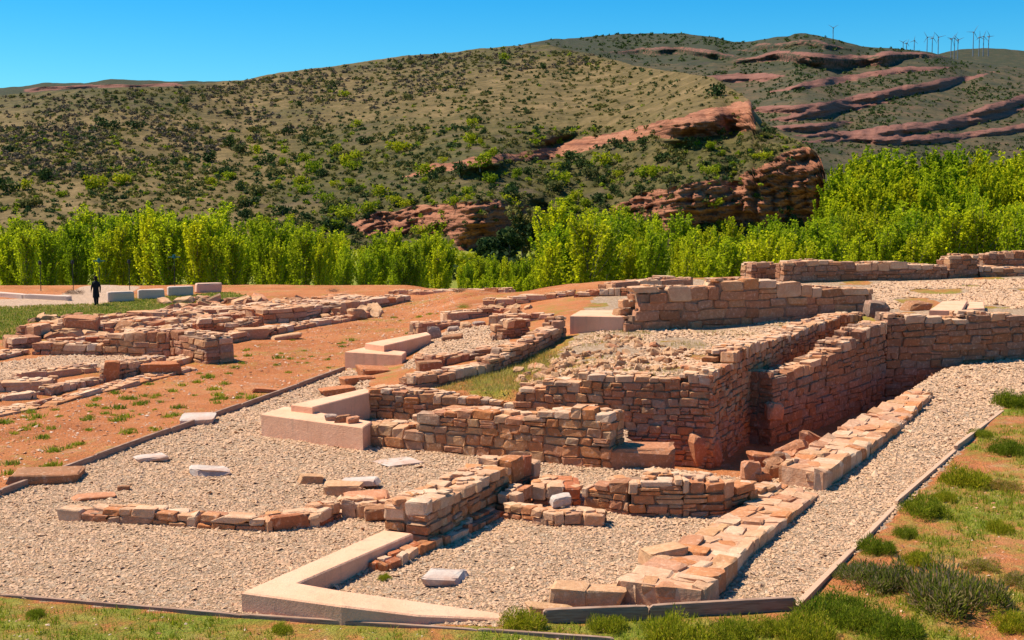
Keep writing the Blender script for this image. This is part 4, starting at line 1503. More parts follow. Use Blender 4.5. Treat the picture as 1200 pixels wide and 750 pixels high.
# ------------------------------------------------------------------ hills
def blur(A, k, axis_):
    if k < 1:
        return A
    x = np.arange(-3 * k, 3 * k + 1)
    g_ = np.exp(-x * x / (2.0 * k * k))
    g_ /= g_.sum()
    pad = [(0, 0), (0, 0)]
    pad[axis_] = (3 * k, 3 * k)
    B = np.pad(A, pad, mode='edge')
    return np.apply_along_axis(lambda v: np.convolve(v, g_, 'valid'), axis_, B)


def fnoise(X, Y, s, seed):
    return vnoise(X, Y, s, seed) * .55 + vnoise(X, Y, s * .45, seed + 1) * .3 + vnoise(X, Y, s * .2, seed + 2) * .15


def hill(name, label, px0, px1, ncol, nrow, base, top, Y0, slope, rocks, mat, scrubfun, rough, back=None, ybound=None):
    """a slope rising from Y0 at its foot; slope() gives its steepness, rocks the ledges and cliffs"""
    px = np.linspace(px0, px1, ncol)
    tt = np.linspace(0, 1, nrow)
    yb = np.interp(px, *base) if isinstance(base, tuple) else np.full(ncol, float(base))
    yt = np.interp(px, *top)
    yt = yt + (fnoise(px, px * 0, 14, 3) - .5) * 3
    PXg = np.repeat(px[None], nrow, 0)
    PYg = yb[None] + (yt - yb)[None] * tt[:, None]
    v = (225.0 - PYg) / F
    K = 1.0 / np.maximum(slope(PXg, PYg) - v, .05)
    rock = np.zeros_like(K)
    wob = (fnoise(PXg, PYg, 16, 21) - .5) * 9
    lump = np.zeros_like(K)
    for rk_ in rocks:
        poly, steep, amount = rk_[:3]
        lm = rk_[3] if len(rk_) > 3 else 1.0
        m = inpoly(PXg, PYg + wob * (1 if ncol > 380 else .55), poly).astype(float)
        rock = np.maximum(rock, blur(m, 1, 1) * amount)
        lump = np.maximum(lump, blur(m, 1, 1) * amount * lm)
        m = blur(m, 2, 1)
        # a negative steepness leans out: an undercut
        kk = 1.0 / np.maximum(steep - v, .05) if steep > 0 else steep
        K = K * (1 - m) + kk * m
    Yd = np.empty_like(K)
    y0 = np.interp(px, *Y0) if isinstance(Y0, tuple) else np.full(ncol, float(Y0))
    ly = np.log(y0)
    Yd[0] = y0
    for r in range(1, nrow):
        dv = v[r] - v[r - 1]
        ly = ly + dv * (K[r] + K[r - 1]) / 2
        Yd[r] = np.exp(ly)
    near_rock = np.clip(blur(blur(np.minimum(rock, 1), 6, 0), 5, 1) * 3.0, 0, 1)
    soft = np.exp(blur(np.log(Yd), ncol // 22, 1))
    Yd = blur(Yd, 2 if ncol > 380 else 1, 1) * near_rock + soft * (1 - near_rock)
    bed = PYg + .2 * PXg
    Yd *= 1 + rough * (.35 * (fnoise(PXg, PYg * 1.7, 11, 5) - .5) + lump * (.42 * (fnoise(PXg * .3, bed, 11, 8) - .5) + .22 * (fnoise(PXg * .16, bed, 5, 8) - .5) + .30 * (fnoise(PXg * .5, bed, 4, 12) - .5) + .13 * (np.mod((bed + 14 * fnoise(PXg, bed, 30, 33)) / 9.0, 1.0) - .5) * (.4 + fnoise(PXg, bed, 12, 37)) + .22 * (np.mod((PXg + 8 * fnoise(PXg, bed, 12, 35)) / 19.0, 1.0) - .5) * (fnoise(PXg, bed, 15, 44) > .5)))
    X = (PXg - 600) / (F * CT + (375 - PYg) * ST) * Yd
    Z = H + ((375 - PYg) * CT - F * ST) / ((375 - PYg) * ST + F * CT) * Yd
    zone = np.zeros((nrow, ncol, 4), np.float32)
    zone[..., 0] = rock
    zone[..., 1] = scrubfun(PXg, PYg)
    zone[..., 3] = 1
    # the far side of the crest: turn over and fall away behind
    bx, by_, bz = [X], [Yd], [Z]
    zz = [zone]
    for dY, dz in ((.01, -.002), (.05, -.02), (.25, -.10), (.6, -.28)):
        k = 1 + dY
        bx.append((X[-1] * k)[None])
        by_.append((Yd[-1] * k)[None])
        bz.append((Z[-1] + Yd[-1] * dz)[None])
        zz.append(zone[-1:])
    X, Yd, Z, zone = np.concatenate(bx), np.concatenate(by_), np.concatenate(bz), np.concatenate(zz)
    if back is not None:
        # end wall: the nose turns and runs back into the valley side
        for dx, dy, dz in back:
            X = np.concatenate([X, (X[:, -1:] + dx)], 1)
            Yd = np.concatenate([Yd, (Yd[:, -1:] + dy)], 1)
            Z = np.concatenate([Z, (Z[:, -1:] + dz)], 1)
            zone = np.concatenate([zone, zone[:, -1:]], 1)
    nr, nc = X.shape
    ii = (np.arange(nr - 1)[:, None] * nc + np.arange(nc - 1)[None]).ravel()
    Q = np.stack([ii, ii + 1, ii + nc + 1, ii + nc], 1)
    me = mesh(name, np.stack([X, Yd, Z], -1).reshape(-1, 3), Q, mat, True)
    ca = me.color_attributes.new('zone', 'FLOAT_COLOR', 'POINT')
    ca.data.foreach_set('color', zone.ravel())
    o = link(name, me)
    tag(o, kind='structure')
    return PXg, PYg, X, Yd, Z, rock


A_TOP = ([-120, 0, 40, 100, 200, 290, 330, 400, 470, 540, 600, 640, 690, 740, 790, 835, 855, 880, 884, 893, 915, 945, 956, 963, 967],
         [122, 112, 108, 104, 101, 93, 85, 76, 66, 60, 53, 53, 62, 76, 84, 90, 102, 118, 130, 142, 155, 170, 178, 188, 204])


def a_slope(px, py):
    s = .20 + .10 * (fnoise(px, py, 60, 31) - .5)
    s = s + .12 * sstep(px, 820, 960) + .22 * sstep(px, 600, 860) * sstep(py, 120, 200)
    return s


A_ROCK = [
    # long pink ledge: a gently dipping bare slab with a low scarp under it
    ([(470, 206), (515, 190), (580, 182), (640, 173), (700, 158), (760, 146), (820, 131), (882, 117), (884, 134), (800, 150), (700, 170), (640, 184), (560, 194)], .34, 1, .25),
    ([(560, 192), (640, 182), (700, 170), (800, 146), (884, 130), (884, 146), (850, 156), (800, 163), (760, 160), (700, 172), (640, 186)], 2.2, 1),
    ([(770, 148), (830, 140), (886, 132), (886, 150), (850, 158), (790, 162)], -1.1, 1),
    # lower rock band, left part
    ([(410, 262), (440, 250), (500, 241), (582, 233), (596, 246), (560, 262), (500, 274), (430, 278)], .7, 1),
    ([(490, 266), (540, 250), (600, 240), (650, 244), (610, 258), (560, 272), (510, 276)], 3, 1),
    ([(522, 268), (560, 262), (600, 255), (640, 250), (606, 272), (575, 288), (540, 296)], -.9, 1),
    # middle outcrop
    ([(712, 244), (760, 224), (820, 213), (872, 211), (876, 262), (800, 268), (740, 254)], 1.2, 1),
    ([(770, 246), (820, 240), (856, 240), (858, 268), (780, 276)], -.9, 1),
    # the cliff nose
    ([(868, 205), (900, 190), (940, 172), (968, 168), (970, 216), (900, 232), (870, 225)], 1.3, 1),
    ([(860, 232), (900, 222), (972, 202), (972, 232), (900, 244), (860, 248)], 4, 1),
    ([(862, 247), (905, 240), (940, 224), (972, 216), (972, 262), (862, 266)], -.9, 1),
    ([(866, 212), (905, 205), (935, 198), (935, 204), (905, 213), (866, 220)], -.8, 1),
]


def a_scrub(px, py):
    s = .25 + .55 * sstep(py, 120, 200) * sstep(px, 250, 420) - .35 * sstep(px, 560, 640) * (1 - sstep(py, 118, 135)) * sstep(py, 62, 80)
    s = s + .45 * (1 - sstep(py, 55, 105)) + .35 * (1 - sstep(py, 118, 150)) * (1 - sstep(px, 180, 330))
    return s


PA = hill('hill', '', -120, 967, 420, 240, 345, A_TOP, ([-120, 600, 800, 967], [235, 235, 245, 262]), a_slope, A_ROCK, M['hill'], a_scrub, .035,
          back=((3, 12, -1), (10, 45, -4), (15, 120, -12)))

# scattered scrub on the near hill
PXg, PYg, HX, HY, HZ, rk = PA
nr, nc = PXg.shape
pts = []


def hill_sample(px, py):
    c = int(np.clip(round((px + 120) / 1087 * (nc - 1)), 0, nc - 1))
    r = int(np.argmin(np.abs(PYg[:, c] - py)))
    return r, c


HREG = (('on the green slope between the long pink ledge and the lower rocks', lambda x, y: x > 400 and y > np.interp(x, [400, 500, 880], [215, 198, 145])),
        ('on the dry slope above the long pink ledge', lambda x, y: x > 480),
        ('low on the left part of the hill above the left grove', lambda x, y: y > 165),
        ('high on the left part of the hill', lambda x, y: True))
KIND = {'bright': ('bright_shrub', 'bright green shrub', SB), 'dark': ('dark_shrub', 'dark evergreen shrub', SD), 'olive': ('olive_shrub', 'dull olive shrub', SO)}


def put_shrub(px, py, size, kind, label=None):
    r, c = hill_sample(px, py)
    x, y, z = HX[r, c], HY[r, c], HZ[r, c]
    m = size * y / F          # metres for that many photo pixels of half width
    nm, lb, protos_ = KIND[kind]
    o = link(nm, random.choice(protos_), None, (x, y, z - m * .1))
    o.scale = (m * random.uniform(.85, 1.2), m * random.uniform(.85, 1.2), m * random.uniform(.85, 1.25))
    o.rotation_euler = (0, 0, random.uniform(0, 6.28))
    if label:
        tag(o, label, 'shrub')
    else:
        where = [w_ for w_, f_ in HREG if f_(px, py)][0]
        tag(o, lb + ' ' + where, 'shrub', lb + 's ' + where)
    return o


NAMED = [(838, 112, 15, 'dark', 'big dark juniper on the crest above the tip of the pink ledge'),
         (12, 178, 9, 'dark', 'round dark juniper at the left frame edge halfway up the hill'), (218, 121, 7, 'dark', 'dark juniper alone high above the middle of the left grove'),
         (266, 135, 6, 'dark', 'small dark juniper right of the lone one high on the left hill'), (634, 80, 7, 'dark', 'dark juniper near the crest in the middle of the hill'),
         (358, 165, 9, 'dark', 'dark juniper between bright bushes on the mid slope'), (28, 222, 11, 'bright', 'bright yellow green bush at far left just above the grove'),
         (105, 220, 10, 'bright', 'bright bush above the walker low on the left hill'), (598, 240, 12, 'bright', 'bright bush at the head of the dark gully in the middle'),
         (660, 245, 16, 'bright', 'large bright bush beside the right grove and dark gully'), (548, 228, 9, 'bright', 'small bright tree on the lower rock band')]
for a_ in NAMED:
    put_shrub(a_[0], a_[1], a_[2], a_[3], a_[4])
cnt = 0
spots = []
tries = 0
while cnt < 270 and tries < 20000:
    tries += 1
    px, py = random.uniform(-5, 955), random.uniform(60, 280)
    if py < np.interp(px, *A_TOP) + 8:
        continue
    dens = .18 + .8 * float(sstep(py, 150, 190)) * float(sstep(px, 240, 380)) + .35 * float(sstep(py, 185, 230))
    if random.random() > dens * (.35 + 1.1 * float(vnoise(px, py, 45, 40))) or (px > 600 and 75 < py < 118):
        continue
    r, c = hill_sample(px, py)
    if rk[r, c] > .3 and random.random() > .08:
        continue
    q = random.random()
    if px > 240 and py > 150:
        kind = 'bright' if q < .46 else ('dark' if q < .80 else 'olive')
    else:
        kind = 'dark' if q < .42 else ('bright' if q < .55 else 'olive')
    put_shrub(px, py, random.uniform(3.5, 13.5) * (.55 + .6 * float(sstep(py, 90, 230))), kind)
    cnt += 1
# the uncountable low scrub as one mass per tone
SCR = []
for nm, mat, n, lab in (('scrub', 'shrub_olive', 5200, 'dull olive scrub covering the near hill'), ('scrub', 'shrub_dark', 3600, 'dark dots of heath and juniper scrub all over the near hill'),
                        ('scrub', 'shrub_grey', 2600, 'greyish bare scrub wood on the upper and left near hill'), ('scrub', 'shrub_bright', 900, 'bright low scrub flecks over the lower near hill')):
    C, S_ = [], []
    while len(C) < n:
        px, py = random.uniform(-100, 962), random.uniform(42, 300)
        if py < np.interp(px, *A_TOP) + 2:
            continue
        r, c = hill_sample(px, py)
        if rk[r, c] > .3 and random.random() > .12:
            continue
        if mat == 'shrub_grey' and not (py < np.interp(px, [0, 300, 600, 700], [225, 170, 85, 75])):
            continue
        if mat == 'shrub_bright' and py < 150 and random.random() > .15:
            continue
        if random.random() > .2 + 1.0 * float(sstep(fnoise(px * .45, py * 1.1, 17, 60 + len(mat)), .40, .64)):
            continue
        C.append((HX[r, c] + random.uniform(-1, 1), HY[r, c], HZ[r, c]))
        S_.append(random.uniform(1.2, 4.6) * (.8 + .35 * (py > 150)) * HY[r, c] / F)
    C, S_ = np.array(C), np.array(S_)
    k = 26
    d = R.normal(0, 1, (n, k, 3))
    d /= np.linalg.norm(d, axis=2)[..., None]
    d[..., 2] = np.abs(d[..., 2]) * .9
    P = C[:, None] + d * (S_[:, None] * R.uniform(.3, 1.05, (n, k)))[..., None]
    V, Fs = quads(P.reshape(-1, 3), np.repeat(S_, k) * .33)
    o = link(nm, mesh(nm, V, Fs, M[mat]))
    tag(o, lab, 'scrub', kind='stuff')

for k in range(34):
    px = random.uniform(470, 680)
    Y = random.uniform(165, 222)
    X = (px - 600) / F * Y
    kd = random.choice(('dark', 'olive', 'bright', 'dark'))
    o = link('valley_bush', random.choice(KIND[kd][2]), None, (X, Y, float(gz(X, Y)) - .2))
    m = random.uniform(1.6, 3.2)
    o.scale = (m * 1.2, m * 1.2, m * 1.25)
    o.rotation_euler = (0, 0, random.uniform(0, 6.28))
    lab = {'dark': 'dark', 'olive': 'olive green', 'bright': 'bright green'}[kd] + ' bush at the foot of the red rocks in the gap between the groves'
    tag(o, lab, 'shrub', lab[:lab.index(' bush')] + ' bushes at the foot of the rocks')
# dark broad trees in the gully
for px, py, Y, hw, lab in ((612, 238, 205, 14, 'round tree with a sunlit head over the dark gully between the groves'), (596, 262, 200, 10, 'dark tree low in the shaded gully'),
                           (640, 258, 198, 12, 'dark broad tree right of the gully behind the right grove'), (575, 276, 196, 9, 'small dark tree at the left foot of the gully')):
    X = (px - 600) / F * Y
    z1 = zat(px, py, Y)
    z0 = -5.2
    r = empty('broad_tree', (X, Y, z0))
    tag(r, lab, 'tree')
    mb = MB()
    tube(mb, [(0, 0, -.3), (.1, .1, (z1 - z0) * .4), (.3, -.2, (z1 - z0) * .75)], [.3, .22, .08], 7)
    link('trunk', mb.mesh('trunk', [M['bark']]), r)
    n = 1500
    hgt = z1 - z0
    wd = hw * Y / F * 1.3
    C = []
    for k in range(11):
        c = np.array((random.gauss(0, wd * .5), random.gauss(0, wd * .5), hgt * random.uniform(.35, .86)))
        d = R.normal(0, 1, (n // 11, 3))
        d /= np.linalg.norm(d, axis=1)[:, None]
        C.append(c + d * (wd * .55 * R.uniform(.5, 1.1, (n // 11)))[:, None])
    V, Fs = quads(np.concatenate(C), .32)
    link('crown', mesh('crown', V, Fs, M['shrub_dark' if 'dark' in lab.split()[0:2] else 'shrub_olive']), r)

# far ridge with its ledges
B_TOP = ([480, 560, 600, 650, 700, 750, 800, 835, 860, 872, 925, 932, 945, 960, 985, 1010, 1050, 1090, 1110, 1130, 1200, 1330],
         [82, 62, 54, 46, 42, 39, 39, 43, 49, 49, 42, 39, 39, 42, 48, 54, 57, 61, 67, 72, 80, 92])
B_ROCK = []
for pl, am, up, dn in (([(860, 128), (960, 126), (1000, 116), (1080, 100), (1165, 84)], 1, 2, 8), ([(900, 142), (980, 128), (1045, 118)], 1, 2, 5), ([(900, 108), (960, 98), (1060, 82), (1120, 78)], .9, 3, 3),
                       ([(930, 158), (1000, 158), (1100, 148), (1180, 132), (1230, 116)], 1, 4, 5), ([(900, 150), (960, 148), (1000, 142)], .8, 2, 5), ([(1120, 138), (1200, 116), (1260, 108)], .9, 3, 5),
                       ([(930, 165), (1100, 163), (1200, 150), (1300, 140)], .8, 3, 4), ([(840, 74), (920, 62), (985, 70), (1070, 62), (1115, 66)], .6, 2, 9), ([(860, 58), (940, 48), (1000, 58)], .5, 1, 5),
                       ([(700, 62), (800, 56), (880, 68)], .5, 2, 6), ([(800, 92), (880, 92), (920, 88)], .9, 3, 4)):
    xs = np.linspace(pl[0][0], pl[-1][0], 24)
    ys = np.interp(xs, [q[0] for q in pl], [q[1] for q in pl]) + (fnoise(xs, xs * 0, 22, up) - .5) * 4
    tp = np.clip(np.minimum(np.linspace(0, 4, 24), np.linspace(4, 0, 24)), .08, 1) * (.5 + fnoise(xs, xs * 0, 30, dn + .5))
    B_ROCK.append((list(zip(xs, ys - (up * 1.5 + .5) * tp)) + list(zip(xs[::-1], (ys + .8)[::-1])), .3, am))
    B_ROCK.append((list(zip(xs, ys + .4)) + list(zip(xs[::-1], (ys + .4 + dn * 1.15 * tp)[::-1])), -.45, am * .8))
PB = hill('far_hill', '', 480, 1330, 340, 220, 240, B_TOP, ([480, 900, 1330], [640, 700, 960]), lambda px, py: .19 + .05 * (fnoise(px, py, 50, 71) - .5) + .0 * px, B_ROCK, M['far'],
          lambda px, py: .45 + .35 * (1 - sstep(py, 60, 95)), .02)
PC = hill('far_ridge', '', 1000, 1400, 120, 60, 130, ([1000, 1080, 1110, 1125, 1160, 1200, 1400], [84, 68, 61, 58, 56, 60, 66]), 3200.0, lambda px, py: .2 + 0 * px, [], M['far'],
          lambda px, py: .7 + 0 * px, .01)
PD = hill('far_plateau', '', -300, 420, 160, 60, 130, ([-300, -40, 30, 50, 100, 130, 200, 262, 340, 420], [112, 106, 101, 97, 97, 93, 95, 95, 97, 104]), 1800.0, lambda px, py: .2 + 0 * px,
          [([(30, 104), (100, 100), (180, 98), (260, 98), (260, 101), (120, 103), (30, 108)], 2, .9)], M['far'], lambda px, py: .8 + 0 * px, .01)
# scrub along the far ridge
C, S_ = [], []
for k in range(16000):
    r, c = random.randrange(40, PB[0].shape[0] - 1), random.randrange(PB[0].shape[1])
    if PB[5][r, c] > .3:
        continue
    if random.random() > .22 + float(sstep(fnoise(PB[0][r, c] * .4, PB[1][r, c], 16, 91), .40, .6)) * (.75 + .25 * (PB[0][r, c] < 880)):
        continue
    C.append((PB[2][r, c], PB[3][r, c], PB[4][r, c]))
    S_.append(random.uniform(.9, 3.0) * PB[3][r, c] / F)
C, S_ = np.array(C), np.array(S_)
k = 14
d = R.normal(0, 1, (len(C), k, 3))
d /= np.linalg.norm(d, axis=2)[..., None]
d[..., 2] = np.abs(d[..., 2])
P = C[:, None] + d * (S_[:, None] * R.uniform(.3, 1.05, (len(C), k)))[..., None]
V, Fs = quads(P.reshape(-1, 3), np.repeat(S_, k) * .4)
tag(link('scrub', mesh('far_scrub', V, Fs, M['shrub_dark'])), 'dark scrub freckling the banded far ridge', 'scrub', kind='stuff')

# wind turbines on the far skyline
for i, (px, pb, pt, lab) in enumerate(((976, 48, 30, 'lone wind turbine left of the others on the far ridge'), (1058, 60, 47, 'leftmost of the short turbine pair on the skyline'),
                                       (1062, 60, 48, 'right one of the short turbine pair on the skyline'), (1071, 60, 45, 'turbine standing right of the short pair'),
                                       (1086, 62, 41, 'tallest turbine of the middle cluster'), (1092, 62, 42, 'turbine just right of the tallest in the middle cluster'),
                                       (1099, 64, 41, 'last turbine of the middle cluster on the right'), (1114, 66, 43, 'turbine over the dark mesa end'),
                                       (1118, 64, 42, 'thin turbine right beside the one over the mesa end'), (1122, 64, 44, 'third turbine by the mesa end'),
                                       (1140, 60, 35, 'highest turbine of the right cluster'), (1147, 60, 41, 'short turbine in the right cluster'),
                                       (1152, 60, 40, 'turbine second from the right on the skyline'), (1158, 60, 40, 'rightmost turbine on the skyline'))):
    Y = 3900.0
    X = (px - 600) / F * Y * 1.0
    dd = ray(px, pb + 6)
    X = dd[0] / dd[1] * Y
    z0, z1 = zat(px, pb + 6, Y), zat(px, pt + 3, Y)
    root = empty('wind_turbine', (X, Y, z0), random.uniform(-.6, .6))
    tag(root, lab, 'wind turbine', 'wind turbines on the far skyline')
    mb = MB()
    hh = z1 - z0
    tube(mb, [(0, 0, 0), (0, 0, hh)], [1.5, .9], 8)
    link('tower', mb.mesh('tower', [M['turbine']]), root)
    mb = MB()
    blocks(mb, [(0, 1.0, hh + .8)], [(1, 0)], [(1.5, 4, 1.6)], .01)
    link('nacelle', mb.mesh('nacelle', [M['turbine']]), root)
    a0 = random.uniform(0, 2.1)
    bl = hh * .33
    for k in range(3):
        a = a0 + k * 2 * math.pi / 3
        mb = MB()
        tube(mb, [(0, -3.6, hh + .8), (math.cos(a) * bl * .3, -3.6, hh + .8 + math.sin(a) * bl * .3), (math.cos(a) * bl, -3.6, hh + .8 + math.sin(a) * bl)], [.6, .8, .2], 6)
        link('blade', mb.mesh('blade', [M['turbine']]), root)


# ------------------------------------------------------------------ foreground plants
def blades(X, Y, Z, h, wid, lean, n_each, spread):
    """tapering blades of grass"""
    n = len(X)
    k = n_each
    bx = X[:, None] + R.normal(0, 1, (n, k)) * spread[:, None]
    by = Y[:, None] + R.normal(0, 1, (n, k)) * spread[:, None]
    bz = np.repeat(Z[:, None], k, 1)
    a = R.uniform(0, 6.283, (n, k))
    hh = h[:, None] * R.uniform(.5, 1.25, (n, k))
    ln = R.normal(0, lean, (n, k)) * hh
    la = R.uniform(0, 6.283, (n, k))
    wx, wy = np.cos(a) * wid * R.uniform(.6, 1.4, (n, k)), np.sin(a) * wid
    V = np.stack([np.stack([bx - wx, by - wy, bz - .01], -1), np.stack([bx + wx, by + wy, bz - .01], -1),
                  np.stack([bx + ln * np.cos(la), by + ln * np.sin(la), bz + hh], -1)], 2)
    return V.reshape(-1, 3), np.arange(n * k * 3).reshape(-1, 3)


def zonemask(x, y):
    pn_ = vnoise(x, y, 1.6, 6) * .6 + vnoise(x, y, .5, 7) * .4
    return pn_


SOUTH = pxpoly([(-40, 703), (283, 728), (560, 745), (640, 732), (935, 718), (1180, 482, .3), (1270, 420, .4), (1270, 800), (-40, 800)])
X, Y = scatter_poly(SOUTH, 60000, lambda x, y: (zonemask(x, y) + R.normal(0, .06, len(x)) > np.where(y < 22.5, .42, .52)) & (np.abs(x) / y < .46))
Z = gz(X, Y)
V, Fs = blades(X, Y, Z, R.uniform(.04, .12, len(X)), .009, .5, 7, np.full(len(X), .06))
tag(link('grass', mesh('grass', V, Fs, M['grass'])), 'short yellow green grass in patches along the bottom and right of the picture', 'grass', kind='stuff')
X, Y = scatter_poly(SOUTH, 9000, lambda x, y: (zonemask(x, y) + R.normal(0, .05, len(x)) > .55) & (np.abs(x) / y < .46))
V, Fs = blades(X, Y, gz(X, Y), R.uniform(.06, .2, len(X)), .011, .5, 9, np.full(len(X), .05))
tag(link('grass', mesh('grass_clumps', V, Fs, M['heath'])), 'darker green clumpy herbs mixed into the foreground grass', 'grass', kind='stuff')
X, Y = scatter_poly(LAWN, 9000)
V, Fs = blades(X, Y, gz(X, Y), R.uniform(.05, .13, len(X)), .03, .5, 5, np.full(len(X), .15))
tag(link('grass', mesh('lawn_dry_grass', V, Fs, M['dry_grass'])), 'yellowing grass mixed into the lawn strip by the left ruins', 'grass', kind='stuff')
X, Y = scatter_poly(LAWN, 7000)
V, Fs = blades(X, Y, gz(X, Y), R.uniform(.06, .14, len(X)), .03, .4, 5, np.full(len(X), .15))
tag(link('grass', mesh('lawn_grass', V, Fs, M['grass'])), 'green lawn strip between the path and the left ruins', 'grass', kind='stuff')
DRY = pxpoly([(510, 452, .9), (600, 455, 1.1), (640, 440, 1.3), (655, 415, 1.35), (640, 405, 1.3), (600, 425, 1.1)])
X, Y = scatter_poly(DRY, 3000)
Xb, Yb = scatter_poly(TG, 2600, lambda x, y: vnoise(x, y, 1.8, 29) > .5)
X, Y = np.concatenate([X, Xb]), np.concatenate([Y, Yb])
V, Fs = blades(X, Y, gz(X, Y), R.uniform(.06, .14, len(X)), .012, .5, 6, np.full(len(X), .12))
tag(link('grass', mesh('terrace_grass', V, Fs, M['dry_grass'])), 'dry yellowish grass on the terrace round the rubble heap', 'grass', kind='stuff')

# small tufts on the red slope
def tuft_mesh(n, h):
    V, Fs = blades(np.zeros(1), np.zeros(1), np.zeros(1), np.array([h]), .016, .6, n, np.array([.085]))
    return mesh('grass_tuft', V, Fs, M['grass'])


TF = [tuft_mesh(70, .13) for _ in range(4)]
n = 0
while n < 120:
    px, py = random.uniform(0, 560), random.uniform(350, 575)
    if py > 575 - .36 * px or py < np.interp(px, [0, 200, 300, 560], [492, 445, 405, 346]):
        continue
    if float(vnoise(px, py, 40, 77)) < .3:
        continue
    x, y, z = hit(px, py)
    o = link('grass_tuft', random.choice(TF), None, (x, y, z))
    s = random.uniform(.35, 1.15)
    o.scale = (s * 1.3, s * 1.3, s)
    o.rotation_euler = (0, 0, random.uniform(0, 6.28))
    lab = 'small green tuft scattered over the red slope ' + ('near the skyline' if py < 400 else ('beside the timber edging' if py > 470 else 'in the middle below the left ruins'))
    tag(o, lab, 'tuft', lab.replace('small green tuft', 'green tufts'))
    n += 1


X, Y = scatter_poly(SOUTH, 9000, lambda x, y: (np.abs(x) / y < .46))
o = link('soil_litter', pebbles('soil_litter', X, Y, .016 * np.exp(np.clip(R.normal(0, .5, len(X)), -1, .9)), M['litter']))
tag(o, 'small stones and crumbs of earth littering the red soil in the foreground', 'litter', kind='stuff')
SLOPE = pxpoly([(-20, 575), (404, 430), (560, 362), (590, 345), (430, 352), (300, 405), (200, 440), (-20, 490)])
X, Y = scatter_poly(SLOPE, 16000, lambda x, y: vnoise(x, y, 2.0, 18) > .3)
o = link('soil_litter', pebbles('slope_litter', X, Y, .024 * np.exp(np.clip(R.normal(0, .55, len(X)), -1, .9)), M['litter']))
tag(o, 'small stones and crumbs littering the red earth slope', 'litter', kind='stuff')
X, Y = scatter_poly(SLOPE, 1500, lambda x, y: vnoise(x, y, 3.0, 19) > .45)
V, Fs = blades(X, Y, gz(X, Y), R.uniform(.03, .09, len(X)), .014, .6, 6, np.full(len(X), .12))
tag(link('grass', mesh('slope_weeds', V, Fs, M['dry_grass'])), 'thin dry weeds on the red earth slope', 'grass', kind='stuff')


def heath(n, mat, lobes=14):
    """a low bush: several tufted heads of fine upright sprigs"""
    mb = MB()
    per = n // lobes
    for k in range(lobes):
        rr, aa = (0, 0) if k == 0 else (random.uniform(.25, .9), k * 2.4 + random.uniform(-.5, .5))
        lc = np.array((rr * math.cos(aa), rr * math.sin(aa), 0))
        lr = random.uniform(.25, .48) * (1.2 if k == 0 else 1)
        lh = lr * random.uniform(1.0, 2.1) * (1.15 - .4 * rr)
        a = R.uniform(0, 6.283, per)
        cz = R.uniform(0, 1, per)
        sr = np.sqrt(1 - cz * cz)
        d = np.stack([sr * np.cos(a), sr * np.sin(a), cz], 1)
        sc = np.array((lr, lr, lh))
        c = lc + d * sc * R.uniform(.45, .97, per)[:, None]
        dirv = d * .7 + np.array((0, 0, .55)) + R.normal(0, .35, (per, 3))
        dirv /= np.linalg.norm(dirv, axis=1)[:, None]
        e = c + dirv * (.06 + .17 * R.uniform(0, 1, per) ** 2)[:, None]
        w_ = np.cross(dirv, R.normal(0, 1, (per, 3)))
        w_ /= np.linalg.norm(w_, axis=1)[:, None]
        w_ *= R.uniform(.008, .017, per)[:, None]
        m = (c + e) / 2
        V = np.stack([c, m + w_, e, m - w_], 1)
        mb.add(V.reshape(-1, 3), np.arange(4 * per).reshape(-1, 4))
    return mb.mesh('heath_bush', [M[mat]])


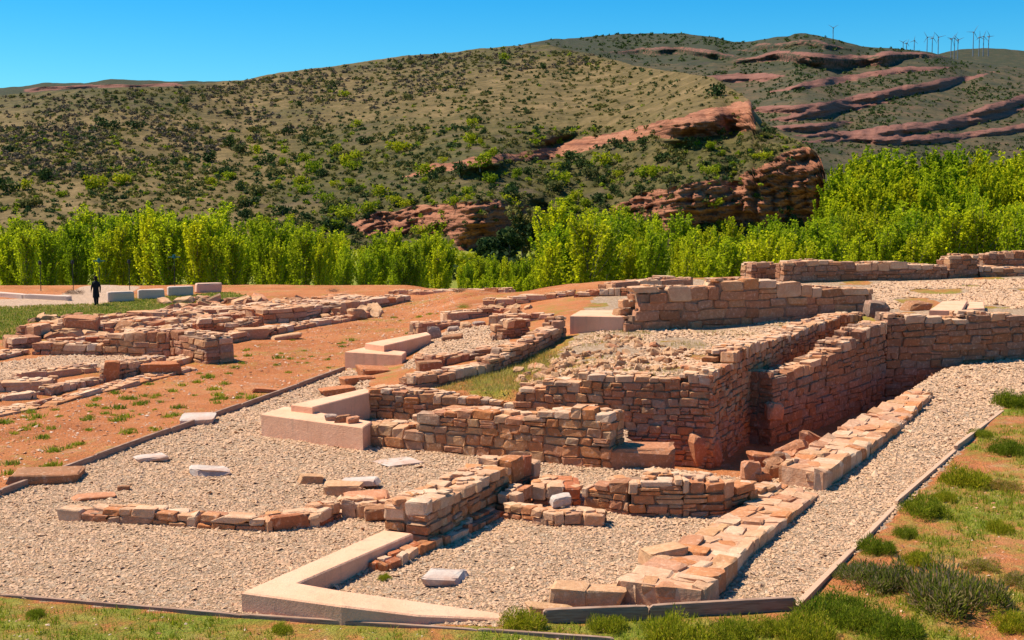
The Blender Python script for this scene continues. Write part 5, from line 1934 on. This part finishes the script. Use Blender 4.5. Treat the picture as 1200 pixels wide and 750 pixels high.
HB = {'g': [heath(6500, 'heath') for _ in range(3)], 'b': [heath(7500, 'heath_brown') for _ in range(2)]}
for px, py, hw, k, lab in ((1120, 716, 66, 'b', 'largest heath bush with brownish tips at the lower right'), (1038, 692, 44, 'b', 'brown tipped heath bush left of the largest one'),
                           (1030, 650, 24, 'g', 'dark green heath bush against the pale timber edging'), (985, 728, 46, 'g', 'broad green heath bush at the bottom beside the path corner'),
                           (945, 752, 40, 'g', 'green heath bush cut by the bottom edge under the path corner'), (1086, 605, 30, 'g', 'round green heath bush halfway along the pale timber edging'),
                           (1172, 624, 18, 'g', 'small grey green heath bush alone on red earth at the right'), (1135, 570, 28, 'g', 'heath bush on the red earth below the upper right one'),
                           (1186, 534, 22, 'g', 'heath bush at the right edge under the round one'), (1187, 478, 24, 'g', 'round bright heath bush at the top end of the gravel path'),
                           (790, 756, 44, 'g', 'grassy heath bush at the bottom centre right'), (714, 740, 24, 'g', 'small green bush growing over the short dark plank'),
                           (612, 738, 28, 'g', 'green bush at the tip of the largest pink kerb'), (40, 724, 13, 'g', 'dark green tuft bush alone in the grass at bottom left'),
                           (1205, 690, 26, 'b', 'brown heath bush cut by the right frame edge'), (328, 742, 14, 'g', 'small low bush in the bottom grass under the pink kerb corner'),
                           (860, 752, 34, 'g', 'low green bush at the bottom between grassy bushes'), (1050, 748, 40, 'g', 'green heath bush cut by the bottom edge at right'),
                           (965, 488, 10, 'g', 'green plant growing at the foot of the stepped wall'), (450, 680, 9, 'g', 'small weed in the corner of the largest pink kerb')):
    if px == 965:
        X, Y, z = hit(px, 492)
    else:
        X, Y, z = hit(px, min(py, 749)) if py < 749 else (*G(px, py, 0), 0.0)
    m = hw * Y / F
    o = link('heath_bush', random.choice(HB[k]), None, (X, Y + m * .35, z))
    o.scale = (m, m, m * random.uniform(.9, 1.2))
    o.rotation_euler = (0, 0, random.uniform(0, 6.28))
    tag(o, lab, 'bush')
XB = (((1078, 664, 20, 'g'), 'low green bush just behind the largest brown tipped bush'), ((1000, 676, 24, 'b'), 'brownish bush against the timber edging, left of the brown tipped one'),
      ((1152, 668, 20, 'b'), 'small brown bush on the red earth behind the largest bush at right'), ((1062, 630, 16, 'g'), 'small green bush between the timber edging and the open red earth'),
      ((1110, 588, 16, 'g'), 'small bush right of the round one along the timber edging'), ((1150, 512, 15, 'g'), 'small bush by the upper end of the pale timber edging'),
      ((1180, 575, 14, 'b'), 'dry brown tuft on the upper right red earth'), ((1010, 738, 34, 'g'), 'thick green bush right of the path corner at the bottom'),
      ((1190, 740, 26, 'g'), 'green bush in the bottom right corner'), ((905, 745, 26, 'g'), 'green bush just below the plank end at the path corner'))
for (px, py, hw, k), lab in XB:
    X, Y, z = hit(px, py)
    m = hw * Y / F
    o = link('heath_bush', random.choice(HB[k]), None, (X, Y + m * .3, z))
    o.scale = (m * random.uniform(.9, 1.3), m, m * random.uniform(.8, 1.3))
    o.rotation_euler = (0, 0, random.uniform(0, 6.28))
    tag(o, lab, 'bush')
for px, py, hw, mat, lab in ((84, 345, 13, 'dry_twigs', 'brown twiggy bush beside the path bend before the left grove'), (538, 343, 12, 'dry_twigs', 'reddish dry bush on the skyline in the gap between the groves'),
                             (543, 361, 9, 'heath', 'green bush on the orange slope left of the pale skyline wall'), (390, 342, 8, 'dry_twigs', 'low brown bush on the skyline behind the long left wall')):
    X, Y, z = hit(px, py)
    m = hw * Y / F
    o = link('low_bush', heath(1200, mat), None, (X, Y + m * .3, z))
    o.scale = (m, m, m * .7)
    tag(o, lab, 'bush')
